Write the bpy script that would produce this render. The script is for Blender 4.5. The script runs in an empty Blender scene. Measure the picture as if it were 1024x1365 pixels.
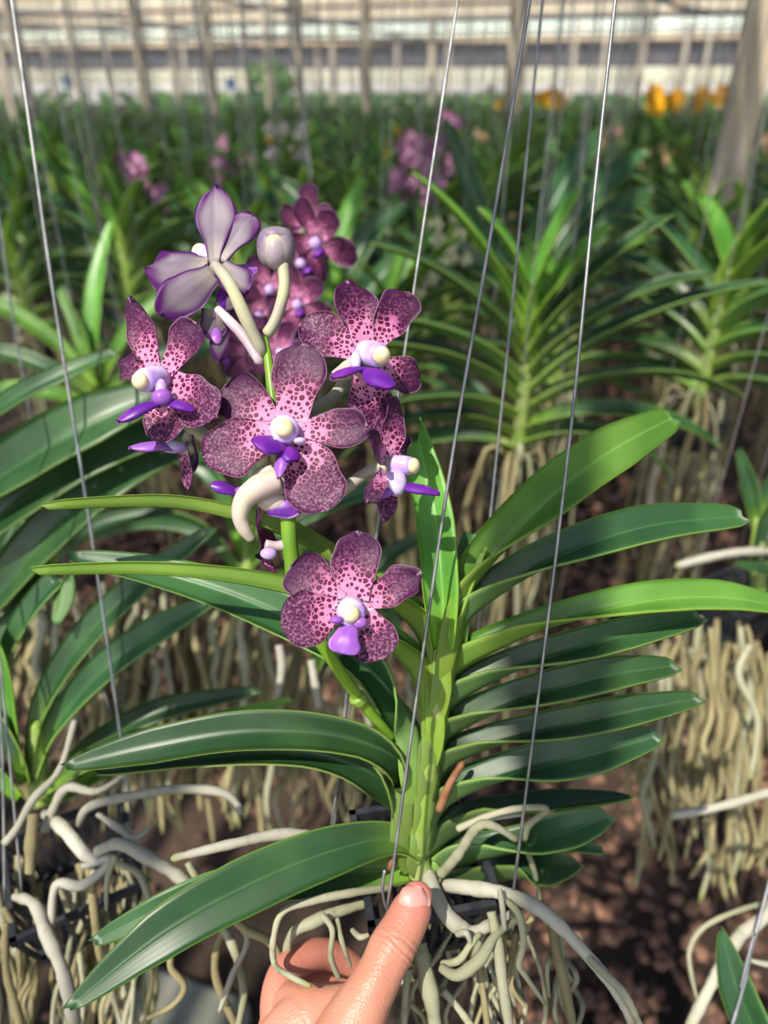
import bpy, math, random
import numpy as np
from mathutils import Vector as V, Matrix, noise
PI = math.pi
R = random.Random(7)
sc = bpy.context.scene
COL = sc.collection

# ------------------------------------------------------------------ camera
CAM = V((0, 0, 1.35)); PITCH = math.radians(30); FPX = 985.0
FW = V((0, math.cos(PITCH), -math.sin(PITCH))); UP = V((0, math.sin(PITCH), math.cos(PITCH))); RT = V((1, 0, 0))
cd = bpy.data.cameras.new('camera'); cam = bpy.data.objects.new('camera', cd); COL.objects.link(cam); sc.camera = cam
cam.location = CAM; cam.rotation_euler = (PI/2-PITCH, 0, 0)
cd.sensor_fit = 'VERTICAL'; cd.sensor_height = 36; cd.lens = FPX/1365*36; cd.clip_start = .01; cd.clip_end = 400
cd.dof.use_dof = True; cd.dof.focus_distance = .35; cd.dof.aperture_fstop = cd.lens/5.0

def ray(x, y): return FW + RT*((x-512)/FPX) + UP*((682.5-y)/FPX)
def P(x, y, d): return CAM + ray(x, y)*d                      # a point seen at (x, y), d metres in front of the lens
def PZ(x, y, z): r = ray(x, y); return CAM + r*((z-CAM.z)/r.z)
def camv(x, y, z): return (RT*x + UP*y - FW*z).normalized()   # direction given as right, up, towards the photographer

# ------------------------------------------------------------------ node helpers
class NT:
    def __init__(s, m): s.t = m.node_tree; s.n = s.t.nodes; s.l = s.t.links
    def add(s, typ, **k):
        nd = s.n.new(typ)
        for a, b in k.items():
            if a.startswith('i_'):
                q = a[2:]; q = int(q) if q.isdigit() else q.replace('_', ' ')
                s.put(nd.inputs[q], b)
            else: setattr(nd, a, b)
        return nd
    def put(s, inp, b):
        if isinstance(b, bpy.types.NodeSocket): s.l.new(b, inp)
        else: inp.default_value = (tuple(b)+(1,) if isinstance(b, (tuple, list)) and len(b) == 3 and inp.type == 'RGBA' else b)
    def math(s, op, a, b=0, c=None, clamp=False):
        nd = s.n.new('ShaderNodeMath'); nd.operation = op; nd.use_clamp = clamp
        s.put(nd.inputs[0], a); s.put(nd.inputs[1], b)
        if c is not None: s.put(nd.inputs[2], c)
        return nd.outputs[0]
    def mix(s, f, a, b):
        nd = s.n.new('ShaderNodeMix'); nd.data_type = 'RGBA'; s.put(nd.inputs[0], f); s.put(nd.inputs[6], a); s.put(nd.inputs[7], b)
        return nd.outputs[2]
    def ss(s, v, a, b):
        nd = s.n.new('ShaderNodeMapRange'); nd.interpolation_type = 'SMOOTHSTEP'
        s.put(nd.inputs[0], v); s.put(nd.inputs[1], a); s.put(nd.inputs[2], b); return nd.outputs[0]
    def noise(s, vec, scale, det=2): return s.add('ShaderNodeTexNoise', i_Vector=vec, i_Scale=scale, i_Detail=det).outputs['Fac']

def mat(name):
    m = bpy.data.materials.new(name); m.use_nodes = True; t = NT(m); t.n.clear()
    t.out = t.add('ShaderNodeOutputMaterial'); return m, t
def finish(t, col, rough=.5, spec=.5, trans=0, tcol=None, bump=None, bstr=.3, metal=0, sss=0, bdist=.001):
    p = t.add('ShaderNodeBsdfPrincipled', i_Base_Color=col, i_Roughness=rough, i_Metallic=metal)
    p.inputs['Specular IOR Level'].default_value = spec
    if sss: p.inputs['Subsurface Weight'].default_value = sss; p.inputs['Subsurface Scale'].default_value = .004; p.inputs['Subsurface Radius'].default_value = (1, .35, .2)
    if bump is not None:
        b = t.add('ShaderNodeBump', i_Strength=bstr, i_Distance=bdist, i_Height=bump); t.l.new(b.outputs[0], p.inputs['Normal'])
    o = p.outputs[0]
    if trans:
        tr = t.add('ShaderNodeBsdfTranslucent', i_Color=tcol if tcol is not None else col)
        mx = t.add('ShaderNodeMixShader', i_0=trans); t.l.new(o, mx.inputs[1]); t.l.new(tr.outputs[0], mx.inputs[2]); o = mx.outputs[0]
    t.l.new(o, t.out.inputs[0])
def uvxy(t):
    u = t.add('ShaderNodeUVMap', uv_map='uv'); s = t.add('ShaderNodeSeparateXYZ', i_0=u.outputs[0]); return u.outputs[0], s.outputs[0], s.outputs[1]

def leaf_mat(name, base, dark, light, trans, tc, rough=.32, speck=True):
    # uv.x runs across the blade (-1..1), uv.y along it (0..1)
    m, t = mat(name); u, x, y = uvxy(t)
    oc = t.add('ShaderNodeTexCoord').outputs['Object']; oi = t.add('ShaderNodeObjectInfo').outputs['Random']
    c = t.mix(t.ss(t.noise(oc, 22), .35, .7), dark, light)
    c = t.mix(t.math('MULTIPLY', t.ss(y, .34, .02), .85), c, base)
    ax = t.math('ABSOLUTE', x)
    stv = t.add('ShaderNodeCombineXYZ', i_X=t.math('MULTIPLY', x, 14), i_Y=t.math('MULTIPLY', y, 1.2))
    st = t.noise(stv.outputs[0], 1.6)
    c = t.mix(t.math('MULTIPLY', st, .12), c, tuple(q*1.5 for q in light))
    c = t.mix(t.math('MULTIPLY', t.ss(ax, .07, .0), .35), c, tuple(min(1, q*2.2) for q in light))
    c = t.mix(t.math('MULTIPLY', t.ss(ax, .93, 1.0), .5), c, base)
    if speck:
        v = t.add('ShaderNodeTexVoronoi', i_Vector=oc, i_Scale=60); g = t.noise(oc, 9)
        f = t.math('MULTIPLY', t.ss(v.outputs['Distance'], .16, .05), t.ss(g, .56, .66))
        c = t.mix(t.math('MULTIPLY', f, .45), c, (.55, .6, .42))
    h = t.add('ShaderNodeHueSaturation', i_Hue=t.math('MULTIPLY_ADD', oi, .02, .49), i_Value=t.math('MULTIPLY_ADD', oi, .45, .78), i_Color=c)
    b = t.math('ADD', t.math('MULTIPLY', st, .6), t.math('MULTIPLY', t.ss(ax, .1, 0), -1))
    finish(t, h.outputs[0], rough+.06, .5, trans, tc, b, .18, bdist=.0006)
    return m
M = {}
M['leaf'] = leaf_mat('orchid leaf', (.22, .40, .035), (.020, .066, .024), (.046, .125, .038), .2, (.20, .42, .03))
M['leaf_under'] = leaf_mat('orchid leaf underside', (.26, .40, .06), (.085, .17, .05), (.13, .24, .075), .2, (.22, .42, .04), .5, False)
M['leaf_young'] = leaf_mat('young orchid leaf', (.24, .44, .03), (.075, .22, .028), (.16, .36, .06), .3, (.30, .58, .03))
M['leaf_young_under'] = leaf_mat('young orchid leaf underside', (.30, .46, .05), (.16, .30, .04), (.24, .40, .06), .3, (.3, .55, .04), .5)

def simple(name, col, col2=None, scale=20, rough=.5, spec=.4, bump=0, metal=0, trans=0, sss=0, rnd=0, bdist=.001, stretch=None):
    m, t = mat(name); oc = t.add('ShaderNodeTexCoord').outputs['Object']
    if stretch: oc = t.add('ShaderNodeMapping', i_Vector=oc, i_Scale=stretch).outputs[0]
    n = t.noise(oc, scale, 4); c = t.mix(t.ss(n, .35, .65), col, col2 or col)
    if rnd:
        oi = t.add('ShaderNodeObjectInfo').outputs['Random']
        c = t.add('ShaderNodeHueSaturation', i_Value=t.math('MULTIPLY_ADD', oi, rnd, 1-rnd/2), i_Color=c).outputs[0]
    finish(t, c, rough, spec, trans, None, n if bump else None, bump, metal, sss, bdist); return m
M['stem'] = simple('flower stem green', (.20, .36, .03), (.13, .28, .025), 40, .38, trans=.1)
M['cane'] = simple('orchid cane', (.20, .33, .05), (.30, .36, .12), 50, .5)
M['pedicel'] = simple('ivory pedicel', (.56, .54, .34), (.44, .40, .36), 60, .4, trans=.15)
M['pedicel_mauve'] = simple('mauve pedicel', (.50, .38, .44), (.66, .58, .60), 60, .4, trans=.1)
M['column'] = simple('lilac white column', (.66, .58, .78), (.46, .30, .70), 90, .4, sss=.3)
M['anther'] = simple('cream anther cap', (.74, .68, .50), (.72, .60, .34), 160, .4, sss=.2)
M['lip'] = simple('violet lip', (.11, .012, .28), (.24, .03, .38), 70, .38, trans=.12)
M['lip_pink'] = simple('pink violet lip', (.28, .09, .50), (.40, .14, .52), 90, .4, trans=.15)
M['ivory'] = simple('ivory flower flesh', (.66, .60, .46), (.64, .50, .48), 50, .4, trans=.15)
M['wire'] = simple('galvanised wire', (.20, .21, .23), (.36, .36, .37), 60, .42, .5, metal=.6)
M['wire_dull'] = simple('weathered wire', (.17, .18, .20), (.30, .31, .33), 60, .5, .5, metal=.4)
M['plastic'] = simple('black plastic', (.018, .02, .026), (.035, .038, .046), 60, .42)
M['wood'] = simple('weathered post wood', (.44, .36, .27), (.64, .56, .44), 6, .85, .2, .4, bdist=.004, stretch=(6, 6, .6))
M['lath'] = simple('shade roof sheet', (.86, .62, .36), (.90, .72, .48), 2, .8, .2, trans=.6)  # cream tone and translucency stand in for blown-out light on the laths
M['beam'] = simple('dark roof beam', (.10, .10, .12), (.16, .15, .16), 2, .8, .2)
M['wall'] = simple('far shade cloth wall', (.60, .56, .56), (.74, .70, .66), .6, .9, .1, stretch=(5, 5, .4))
M['concrete'] = simple('grey concrete', (.13, .14, .11), (.18, .18, .15), 14, .9, .2, .2)
M['twig'] = simple('dry brown flower stalk', (.16, .055, .02), (.30, .16, .08), 60, .6)
M['orange'] = simple('orange flower', (.90, .42, .01), (.95, .62, .02), 40, .5, trans=.3, rnd=.3)
M['peach'] = simple('peach flower', (.80, .42, .24), (.85, .62, .40), 40, .5, trans=.2, rnd=.3)
M['pinkf'] = simple('far mauve flower', (.20, .045, .14), (.50, .24, .40), 60, .5, trans=.2, rnd=.8)
M['palef'] = simple('far pale flower', (.66, .52, .58), (.80, .74, .66), 60, .5, trans=.2, rnd=.3)
M['cream'] = simple('cream buds', (.62, .62, .34), (.75, .72, .52), 60, .5, trans=.2)
M['bud'] = simple('bud green yellow', (.66, .68, .34), (.42, .34, .40), 45, .45, trans=.15)
M['bud_mauve'] = simple('mauve bud sepal', (.16, .10, .20), (.30, .26, .28), 60, .45)
M['magenta'] = simple('magenta flower', (.42, .03, .30), (.5, .08, .4), 40, .5, trans=.2)
M['bluetie'] = simple('faded blue plastic', (.05, .16, .36), (.08, .22, .42), 40, .5)

def root_mat(name, a, b, tip):
    m, t = mat(name); oc = t.add('ShaderNodeTexCoord').outputs['Object']; u, x, y = uvxy(t)
    n = t.noise(oc, 90, 4); n2 = t.noise(oc, 14, 2)
    c = t.mix(t.ss(n2, .35, .65), a, b); c = t.mix(t.math('MULTIPLY', t.ss(n, .55, .75), .5), c, tuple(q*.55 for q in b))
    c = t.mix(t.ss(y, .9, 1.0), c, tip)
    oi = t.add('ShaderNodeObjectInfo').outputs['Random']
    c = t.add('ShaderNodeHueSaturation', i_Value=t.math('MULTIPLY_ADD', oi, .35, .8), i_Color=c).outputs[0]
    finish(t, c, .75, .2, 0, None, n, .55, bdist=.0012); return m
M['root'] = root_mat('grey green aerial root', (.36, .35, .25), (.25, .26, .16), (.24, .26, .08))
M['root_white'] = root_mat('silver white aerial root', (.47, .45, .38), (.36, .35, .28), (.28, .30, .14))
M['root_tan'] = root_mat('tan aerial root', (.33, .285, .155), (.21, .18, .095), (.36, .33, .16))

def petal_mats(key='petal', d0=.42, d1=.95, stip=.5):
    # uv.x across (-1..1), uv.y along (0..1); object space gives the true spot size
    m, t = mat('spotted petal face'); u, x, y = uvxy(t); oc = t.add('ShaderNodeTexCoord').outputs['Object']
    dn = t.add('ShaderNodeTexNoise', i_Vector=oc, i_Scale=160); 
    vec = t.add('ShaderNodeVectorMath', operation='MULTIPLY_ADD', i_0=dn.outputs['Color'], i_1=(.0014,)*3, i_2=oc).outputs[0]
    ve = t.add('ShaderNodeTexVoronoi', feature='DISTANCE_TO_EDGE', i_Vector=vec, i_Scale=410)
    vf = t.add('ShaderNodeTexVoronoi', i_Vector=vec, i_Scale=410)
    ax = t.math('ABSOLUTE', x)
    rad = t.math('ADD', y, t.math('MULTIPLY', t.math('SUBTRACT', t.noise(oc, 120), .5), .35))
    rad = t.math('ADD', rad, t.math('MULTIPLY', t.math('POWER', ax, 2.5), .25))
    thr = t.math('MULTIPLY_ADD', t.ss(rad, .1, .85), -.17, .17)     # light network thins outwards
    light = t.mix(t.ss(y, .15, .7), (.66, .25, .44), (.36, .085, .23))
    light = t.mix(t.ss(y, .0, .10), (.66, .46, .62), light)
    spot = t.mix(t.ss(y, .1, .7), (.12, .008, .045), (.048, .005, .030))
    dt = t.math('MULTIPLY_ADD', t.ss(rad, .15, .75), .42, .36)
    isl = t.math('MULTIPLY', t.ss(vf.outputs['Distance'], t.math('ADD', dt, .10), dt), t.ss(ve.outputs['Distance'], t.math('MULTIPLY', thr, .3), t.math('ADD', thr, .03)))
    isl = t.math('MAXIMUM', isl, t.math('MULTIPLY', t.ss(rad, d0-.1, d1), .75))
    c = t.mix(isl, light, spot)
    # fine pale stipple of the outer blade
    v2 = t.add('ShaderNodeTexNoise', i_Vector=oc, i_Scale=900, i_Detail=1.5).outputs['Fac']
    outer = t.mix(t.ss(v2, .46, .66), (.055, .006, .040), (.34, .13, .26))
    c = t.mix(t.math('MULTIPLY', t.ss(rad, .45, .75), stip), c, outer)
    c = t.mix(t.math('MULTIPLY', t.ss(rad, d0+.18, d1+.12), .88), c, (.045, .007, .045))
    edge = t.math('MAXIMUM', t.ss(ax, .955, .99), t.ss(y, .985, .997))
    c = t.mix(t.math('MULTIPLY', edge, .6), c, (.45, .26, .38))
    finish(t, c, .5, .22, .10, t.mix(.5, c, (.5, .1, .25)), t.math('ADD', v2, ve.outputs['Distance']), .22, bdist=.0004)
    M[key] = m
    if key != 'petal': return
    m, t = mat('pale petal back'); u, x, y = uvxy(t); oc = t.add('ShaderNodeTexCoord').outputs['Object']
    ax = t.math('ABSOLUTE', x); n = t.noise(oc, 130)
    c = t.mix(t.ss(y, .0, .4), (.33, .29, .26), (.19, .15, .20))
    c = t.mix(t.math('MULTIPLY', t.ss(n, .4, .7), .3), c, (.15, .12, .14))
    e = t.math('ADD', t.math('POWER', ax, 2.2), t.math('MULTIPLY', t.ss(y, .55, 1), .7))
    c = t.mix(t.ss(e, .22, .85), c, (.075, .008, .105))
    finish(t, c, .45, .3, .12); M['petal_back'] = m
petal_mats(); petal_mats('sepal', .7, 1.3, .72)

def skin_mat():
    m, t = mat('hand skin'); oc = t.add('ShaderNodeTexCoord').outputs['Object']
    n = t.noise(oc, 45, 4); n2 = t.add('ShaderNodeTexVoronoi', i_Vector=oc, i_Scale=900).outputs['Distance']
    c = t.mix(t.ss(n, .3, .7), (.50, .21, .14), (.58, .27, .185))
    at = t.add('ShaderNodeAttribute', attribute_name='tint').outputs['Fac']
    c = t.mix(at, c, (.62, .18, .16))
    finish(t, c, .42, .4, 0, None, t.math('ADD', n2, n), .35, sss=.25, bdist=.0005); return m
M['skin'] = skin_mat()
M['nail'] = simple('thumb nail', (.58, .26, .23), (.62, .31, .27), 60, .34, .4, sss=.2)

# ------------------------------------------------------------------ object helpers
def tag(o, label=None, cat=None, group=None, kind=None):
    for k, v in (('label', label), ('category', cat), ('group', group), ('kind', kind)):
        if v: o[k] = v
    return o
def empty(name, loc, label, cat, group=None):
    o = bpy.data.objects.new(name, None); COL.objects.link(o); o.location = loc; o.empty_display_size = .02
    return tag(o, label, cat, group)
def worldloc(o):
    l = V((0, 0, 0))
    while o: l = l+o.location; o = o.parent
    return l
def link(name, me, parent=None):
    o = bpy.data.objects.new(name, me); COL.objects.link(o)
    if parent is not None: o.parent = parent
    return o
def make(name, geo, mats, parent=None, origin=None):
    """geo = (verts, faces, matidx, uvs) in world space; becomes one object, local to its own origin"""
    vs, fs, mi, uv = geo
    pl = worldloc(parent) if parent is not None else V((0, 0, 0))
    org = V(origin) if origin is not None else pl
    a = np.array([tuple(v) for v in vs], dtype=float)-np.array(org)
    me = bpy.data.meshes.new(name); me.from_pydata(a.tolist(), [], fs)
    for q in (mats if isinstance(mats, (list, tuple)) else [mats]): me.materials.append(M[q])
    if mi is not None: me.polygons.foreach_set('material_index', mi)
    me.polygons.foreach_set('use_smooth', [True]*len(fs))
    if uv is not None:
        l = me.uv_layers.new(name='uv'); idx = np.empty(len(me.loops), dtype=int); me.loops.foreach_get('vertex_index', idx)
        l.data.foreach_set('uv', np.array(uv, dtype=float)[idx].ravel())
    me.update(); o = link(name, me, parent); o.location = org-pl; return o
def join(gs):
    vs, fs, mi, uv = [], [], [], []
    for g in gs:
        n = len(vs); vs += list(g[0]); fs += [tuple(i+n for i in f) for f in g[1]]
        mi += list(g[2]) if g[2] is not None else [0]*len(g[1]); uv += list(g[3]) if g[3] is not None else [(0, 0)]*len(g[0])
    return vs, fs, mi, uv
def withmat(g, k): return g[0], g[1], [k]*len(g[1]), g[3]
def interp(seq, n):
    """Catmull-Rom through seq (Vectors or floats) giving n+1 samples evenly in parameter"""
    out = []; m = len(seq)-1
    for i in range(n+1):
        t = i/n*m; k = min(int(t), m-1); u = t-k
        p0 = seq[max(k-1, 0)]; p1 = seq[k]; p2 = seq[k+1]; p3 = seq[min(k+2, m)]
        out.append((p1*2+(p2-p0)*u+(p0*2-p1*5+p2*4-p3)*(u*u)+(p1*3-p0-p2*3+p3)*(u*u*u))*.5)
    return out
def lin(seq, t):
    m = len(seq)-1
    if m == 0: return seq[0]
    x = min(max(t, 0), 1)*m; k = min(int(x), m-1); return seq[k]*(1-(x-k))+seq[k+1]*(x-k)

def tube(pts, rad, n=16, seg=8, jit=0, seed=0, flat=None):
    c = interp([V(p) for p in pts], n); vs, fs, uv = [], [], []
    T0 = (c[1]-c[0]).normalized(); S = T0.orthogonal().normalized()
    if flat is not None: S = (V(flat)-T0*V(flat).dot(T0)).normalized()
    for i in range(n+1):
        T = (c[min(i+1, n)]-c[max(i-1, 0)]).normalized(); S = (S-T*S.dot(T)).normalized(); B = T.cross(S)
        r = lin(rad, i/n)
        if jit: r *= 1+jit*noise.noise(c[i]*90+V((seed*3.1, 0, 0)))+jit*.6*noise.noise(c[i]*260+V((0, seed, 0)))
        if i == n: r *= .45
        for k in range(seg):
            a = 2*PI*k/seg; vs.append(c[i]+S*(math.cos(a)*r)+B*(math.sin(a)*r*(.62 if flat is not None else 1))); uv.append((k/seg, i/n))
    for i in range(n):
        for k in range(seg):
            a = i*seg+k; b = i*seg+(k+1) % seg; fs.append((a, b, b+seg, a+seg))
    fs.append(tuple(range(seg-1, -1, -1))); fs.append(tuple(range(n*seg, n*seg+seg)))
    return vs, fs, None, uv

def sheet(grid, nrm, thick, uvs):
    """closed two-sided sheet; grid[i][j] points, nrm[i][j] normals"""
    ni, nj = len(grid), len(grid[0]); vs, uv, fs, mi = [], [], [], []
    for s in (0, 1):
        for i in range(ni):
            for j in range(nj): vs.append(grid[i][j]-nrm[i][j]*(thick*s)); uv.append(uvs[i][j])
    N = ni*nj; id = lambda s, i, j: s*N+i*nj+j
    for i in range(ni-1):
        for j in range(nj-1):
            fs.append((id(0, i, j), id(0, i, j+1), id(0, i+1, j+1), id(0, i+1, j))); mi.append(0)
            fs.append((id(1, i, j), id(1, i+1, j), id(1, i+1, j+1), id(1, i, j+1))); mi.append(1)
    for i in range(ni-1):
        for j in (0, nj-1): fs.append((id(0, i, j), id(0, i+1, j), id(1, i+1, j), id(1, i, j))); mi.append(1)
    for j in range(nj-1):
        for i in (0, ni-1): fs.append((id(0, i, j), id(1, i, j), id(1, i, j+1), id(0, i, j+1))); mi.append(1)
    return vs, fs, mi, uv

def leaf(pts, w, side, fold=(70, 25, 12), n=26, nj=9, thick=.0014, tip=.09, endw=.58, uphint=(0, -.45, 1), notch=.0016, seed=0, ruf=0):
    """strap leaf along pts, half-widths w, V-folded about its keel"""
    c = interp([V(p) for p in pts], n)
    side = [V(s) for s in side]; g, nr, uvs = [], [], []
    Ts = [(c[min(i+1, n)]-c[max(i-1, 0)]).normalized() for i in range(n+1)]
    Ss = []
    for i in range(n+1):
        s = lin(side, i/n); s = s-Ts[i]*s.dot(Ts[i]); Ss.append(s.normalized())
    tot = sum(Ss[i].cross(Ts[i]).dot(V(uphint)) for i in range(n+1)); sg = 1 if tot > 0 else -1
    for i in range(n+1):
        t = i/n; T, S = Ts[i], Ss[i]; N = S.cross(T)*sg
        wd = lin(w, t)
        if t > 1-tip: q = (t-1+tip)/tip; wd *= endw+(1-endw)*math.sqrt(max(0, 1-q*q))
        a = math.radians(lin(list(fold), t)); row, nrow, ur = [], [], []
        for j in range(nj):
            s = -1+2*j/(nj-1); sm = math.sqrt(s*s+.012)-.11
            p = c[i]+S*(s*math.cos(a)*wd)+N*(sm*math.sin(a)*wd)
            if ruf: p = p+N*(ruf*s*s*math.sin(t*17+seed+s*2))
            if t > .96: p = p+T*(notch*s*(t-.96)/.04+notch*(abs(s)-.5)*(t-.96)/.04)
            row.append(p); ur.append((s, t))
            nn = (N*math.cos(a)-S*(math.copysign(1, s) if abs(s) > .1 else 0)*math.sin(a)).normalized(); nrow.append(nn)
        g.append(row); nr.append(nrow); uvs.append(ur)
    if sg > 0: g = [r[::-1] for r in g]; nr = [r[::-1] for r in nr]; uvs = [r[::-1] for r in uvs]
    return sheet(g, nr, thick, uvs)

def petal(base, tip, nrm, width, claw=.3, peak=.6, bow=.0, curl=0, cup=.12, ruf=.0, seed=0, twist=0, nu=22, nv=13, thick=.0005, round_=2.3, face=None):
    base, tip, nrm = V(base), V(tip), V(nrm).normalized(); L = (tip-base).length; T0 = (tip-base).normalized()
    N0 = (nrm-T0*nrm.dot(T0)).normalized(); S0 = T0.cross(N0)
    g, nr, uvs = [], [], []
    for i in range(nu+1):
        t = 1-(1-i/nu)**1.25
        f = claw+(1-claw)*(3*(min(t/peak, 1))**2-2*(min(t/peak, 1))**3)
        if t > peak: f *= max(.0, 1-((t-peak)/(1-peak))**round_)**.5
        f = max(f, .03)
        hw = width/2*f; c = base+T0*(L*t)+N0*(bow*L*math.sin(PI*t)+curl*L*t*t)
        an = twist*t; S = S0*math.cos(an)+N0*math.sin(an); N = N0*math.cos(an)-S0*math.sin(an)
        row, nrow, ur = [], [], []
        for j in range(nv):
            s = -1+2*j/(nv-1); rr = ruf*L*s*s*t*math.sin(t*7.5+seed*2.3+(1.9 if s > 0 else 0))
            p = c+S*(s*hw*(1+ruf*5*noise.noise(V((t*3.2+seed, 4.4 if s > 0 else 0, 0)))))+T0*(ruf*L*1.6*t*noise.noise(V((s*2.2, seed*1.7, t))))+N*(cup*hw*(s*s)*(1 if cup else 0)+rr-.04*hw*math.exp(-(s/.1)**2))
            p = p+N*(.0009*noise.noise(p*70+V((seed, 0, 0))))
            row.append(p); ur.append((s, t)); nrow.append((N-S*(2*cup*s)).normalized())
        g.append(row); nr.append(nrow); uvs.append(ur)
    return sheet(g, nr, thick, uvs)

def blob(c, r, ax=None, n=12, m=8, sq=(1, 1, 1)):
    """ellipsoid; ax = (X, Y, Z) axes"""
    X, Y, Z = ax or (V((1, 0, 0)), V((0, 1, 0)), V((0, 0, 1))); c = V(c); vs, fs, uv = [], [], []
    for i in range(m+1):
        th = PI*i/m
        for k in range(n):
            a = 2*PI*k/n; vs.append(c+X*(r*sq[0]*math.sin(th)*math.cos(a))+Y*(r*sq[1]*math.sin(th)*math.sin(a))+Z*(r*sq[2]*math.cos(th))); uv.append((k/n, 1-i/m))
    for i in range(m):
        for k in range(n): a = i*n+k; b = i*n+(k+1) % n; fs.append((a, a+n, b+n, b))
    return vs, fs, None, uv
def box(c, s, ax=None):
    X, Y, Z = ax or (V((1, 0, 0)), V((0, 1, 0)), V((0, 0, 1))); c = V(c)
    vs = [c+X*(s[0]*i)+Y*(s[1]*j)+Z*(s[2]*k) for i in (-.5, .5) for j in (-.5, .5) for k in (-.5, .5)]
    fs = [(0, 1, 3, 2), (4, 6, 7, 5), (0, 4, 5, 1), (2, 3, 7, 6), (0, 2, 6, 4), (1, 5, 7, 3)]
    return vs, fs, None, [(0, 0)]*8
def flatshade(o): o.data.polygons.foreach_set('use_smooth', [False]*len(o.data.polygons)); return o

# row frame of the nursery: E across the rows, G along them
EA = V((.956, -.292, 0)); GA = V((.292, .956, 0))
def RC(e, f, z=0): return EA*e+GA*f+V((0, 0, z))

# ================================================================== HERO ORCHID
hb = P(560, 1152, .42)
hero = empty('orchid_plant', hb, 'large flowering orchid held in the middle, spotted purple flowers above two ranks of strap leaves', 'orchid')
def W(px, d): return px*d/FPX
SD = V((0, -1, .1))
stem_pts = [P(562, 1165, .425), P(558, 1130, .42), P(568, 1050, .408), P(578, 970, .398), P(590, 890, .388), P(606, 815, .38)]
make('cane', tube(stem_pts, [.008, .006, .0055, .005, .0045, .003], 24, 10, .1), 'cane', hero)
def stem_at(y):
    q = [(562, 1165, .425), (558, 1130, .42), (568, 1050, .408), (578, 970, .398), (590, 890, .388), (606, 815, .38)]
    for a, b in zip(q, q[1:]):
        if b[1] <= y <= a[1]: t = (a[1]-y)/(a[1]-b[1]); return tuple(a[i]+(b[i]-a[i])*t for i in range(3))
    return q[0] if y > 1100 else q[-1]
def hleaf(pts, wpx, side=(0, -1, .1), fold=(72, 30, 14), young=False, sheath=True, **k):
    if sheath and len(pts) > 3:
        s = 1 if pts[-1][0] > pts[0][0] else -1; y0 = pts[0][1]; a = stem_at(min(y0+55, 1160)); b = stem_at(y0)
        pts = [(a[0]+s*7, a[1], a[2]), (b[0]+s*13, y0+10, b[2]-.002)]+list(pts[1:]); wpx = [36, 62, max(wpx[1], 78)]+[max(wpx[2]+8, 64)]+list(wpx[3:])
        side = side if isinstance(side, list) else [side]; side = [CV(.02*s, .1, 1)]*2+side; fold = (78, 76)+tuple(fold[1:])
        k['n'] = 34
    ps = [P(*p) for p in pts]; d = [p[2] for p in pts]
    ws = [W(a, lin(d, i/(len(wpx)-1)))/2 for i, a in enumerate(wpx)]
    side = side if isinstance(side, list) else [side]
    g = leaf(ps, ws, side, fold, **k)
    return make('leaf', g, ['leaf_young', 'leaf_young_under'] if young else ['leaf', 'leaf_under'], hero)
CV = camv
# upright young leaves: faces towards the viewer, side axis horizontal
hleaf([(592, 862, .385), (590, 790, .38), (582, 700, .385), (570, 640, .39), (556, 580, .395)], [38, 56, 54, 48, 28], CV(1, .05, .25), (50, 24, 18), True, sheath=False, uphint=CV(.2, 0, 1), tip=.04, endw=.7, notch=.006)
hleaf([(608, 860, .392), (612, 790, .395), (622, 745, .40), (630, 710, .405)], [30, 40, 40, 24], CV(1, 0, -.2), (50, 30, 20), False, sheath=False, uphint=CV(0, 0, 1), tip=.06, endw=.7)
hleaf([(606, 850, .384), (624, 800, .382), (645, 735, .384)], [30, 22, 9], CV(.6, .2, .9), (70, 66, 50), True, uphint=CV(-.5, 1, .5))
# right rank
sr = [V((.2, -1, .1)), V((.1, -1, .05)), V((0, -1, -.1))]
hleaf([(597, 872, .388), (625, 800, .385), (672, 728, .388), (742, 655, .395), (820, 598, .405), (898, 556, .415)], [40, 66, 74, 76, 70, 34], [CV(.7, .1, .9), CV(.6, -.62, .5), CV(.6, -.72, .3), CV(.5, -.8, .2)], (70, 24, 12), True, uphint=CV(-.4, .6, .6), tip=.05, endw=.6)
hleaf([(590, 905, .392), (618, 835, .388), (675, 785, .388), (760, 735, .39), (870, 700, .395), (992, 688, .405)], [44, 62, 70, 66, 60, 30], [CV(.6, .0, .9), CV(.5, -.7, .5), CV(.25, -.85, .42)], (72, 30, 16), False, tip=.06)
hleaf([(583, 955, .40), (603, 905, .396), (655, 868, .39), (740, 832, .386), (860, 802, .382), (960, 796, .385), (1040, 808, .39)], [44, 60, 64, 60, 56, 48, 24], [CV(.5, .1, .9), CV(.3, -.75, .5), CV(.1, -.85, .45)], (74, 38, 20), True, tip=.06)
hleaf([(580, 990, .404), (600, 945, .40), (660, 905, .396), (745, 872, .392), (840, 845, .392), (935, 822, .396)], [44, 56, 60, 56, 48, 22], [CV(.5, .1, .9), CV(.3, -.75, .5), CV(.1, -.85, .4)], (74, 36, 18), False, tip=.06)
hleaf([(576, 1035, .41), (592, 990, .406), (640, 958, .40), (720, 925, .394), (810, 900, .392), (902, 887, .395)], [44, 56, 62, 58, 52, 22], [CV(.5, .1, .9), CV(.2, -.75, .5), CV(.1, -.85, .4)], (74, 34, 18), False, tip=.06)
hleaf([(574, 1075, .416), (592, 1030, .41), (645, 998, .404), (735, 972, .398), (830, 950, .396), (934, 930, .398)], [44, 54, 56, 52, 48, 20], [CV(.5, .1, .9), CV(.2, -.78, .5), CV(.1, -.85, .4)], (74, 34, 20), False, tip=.07)
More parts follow.
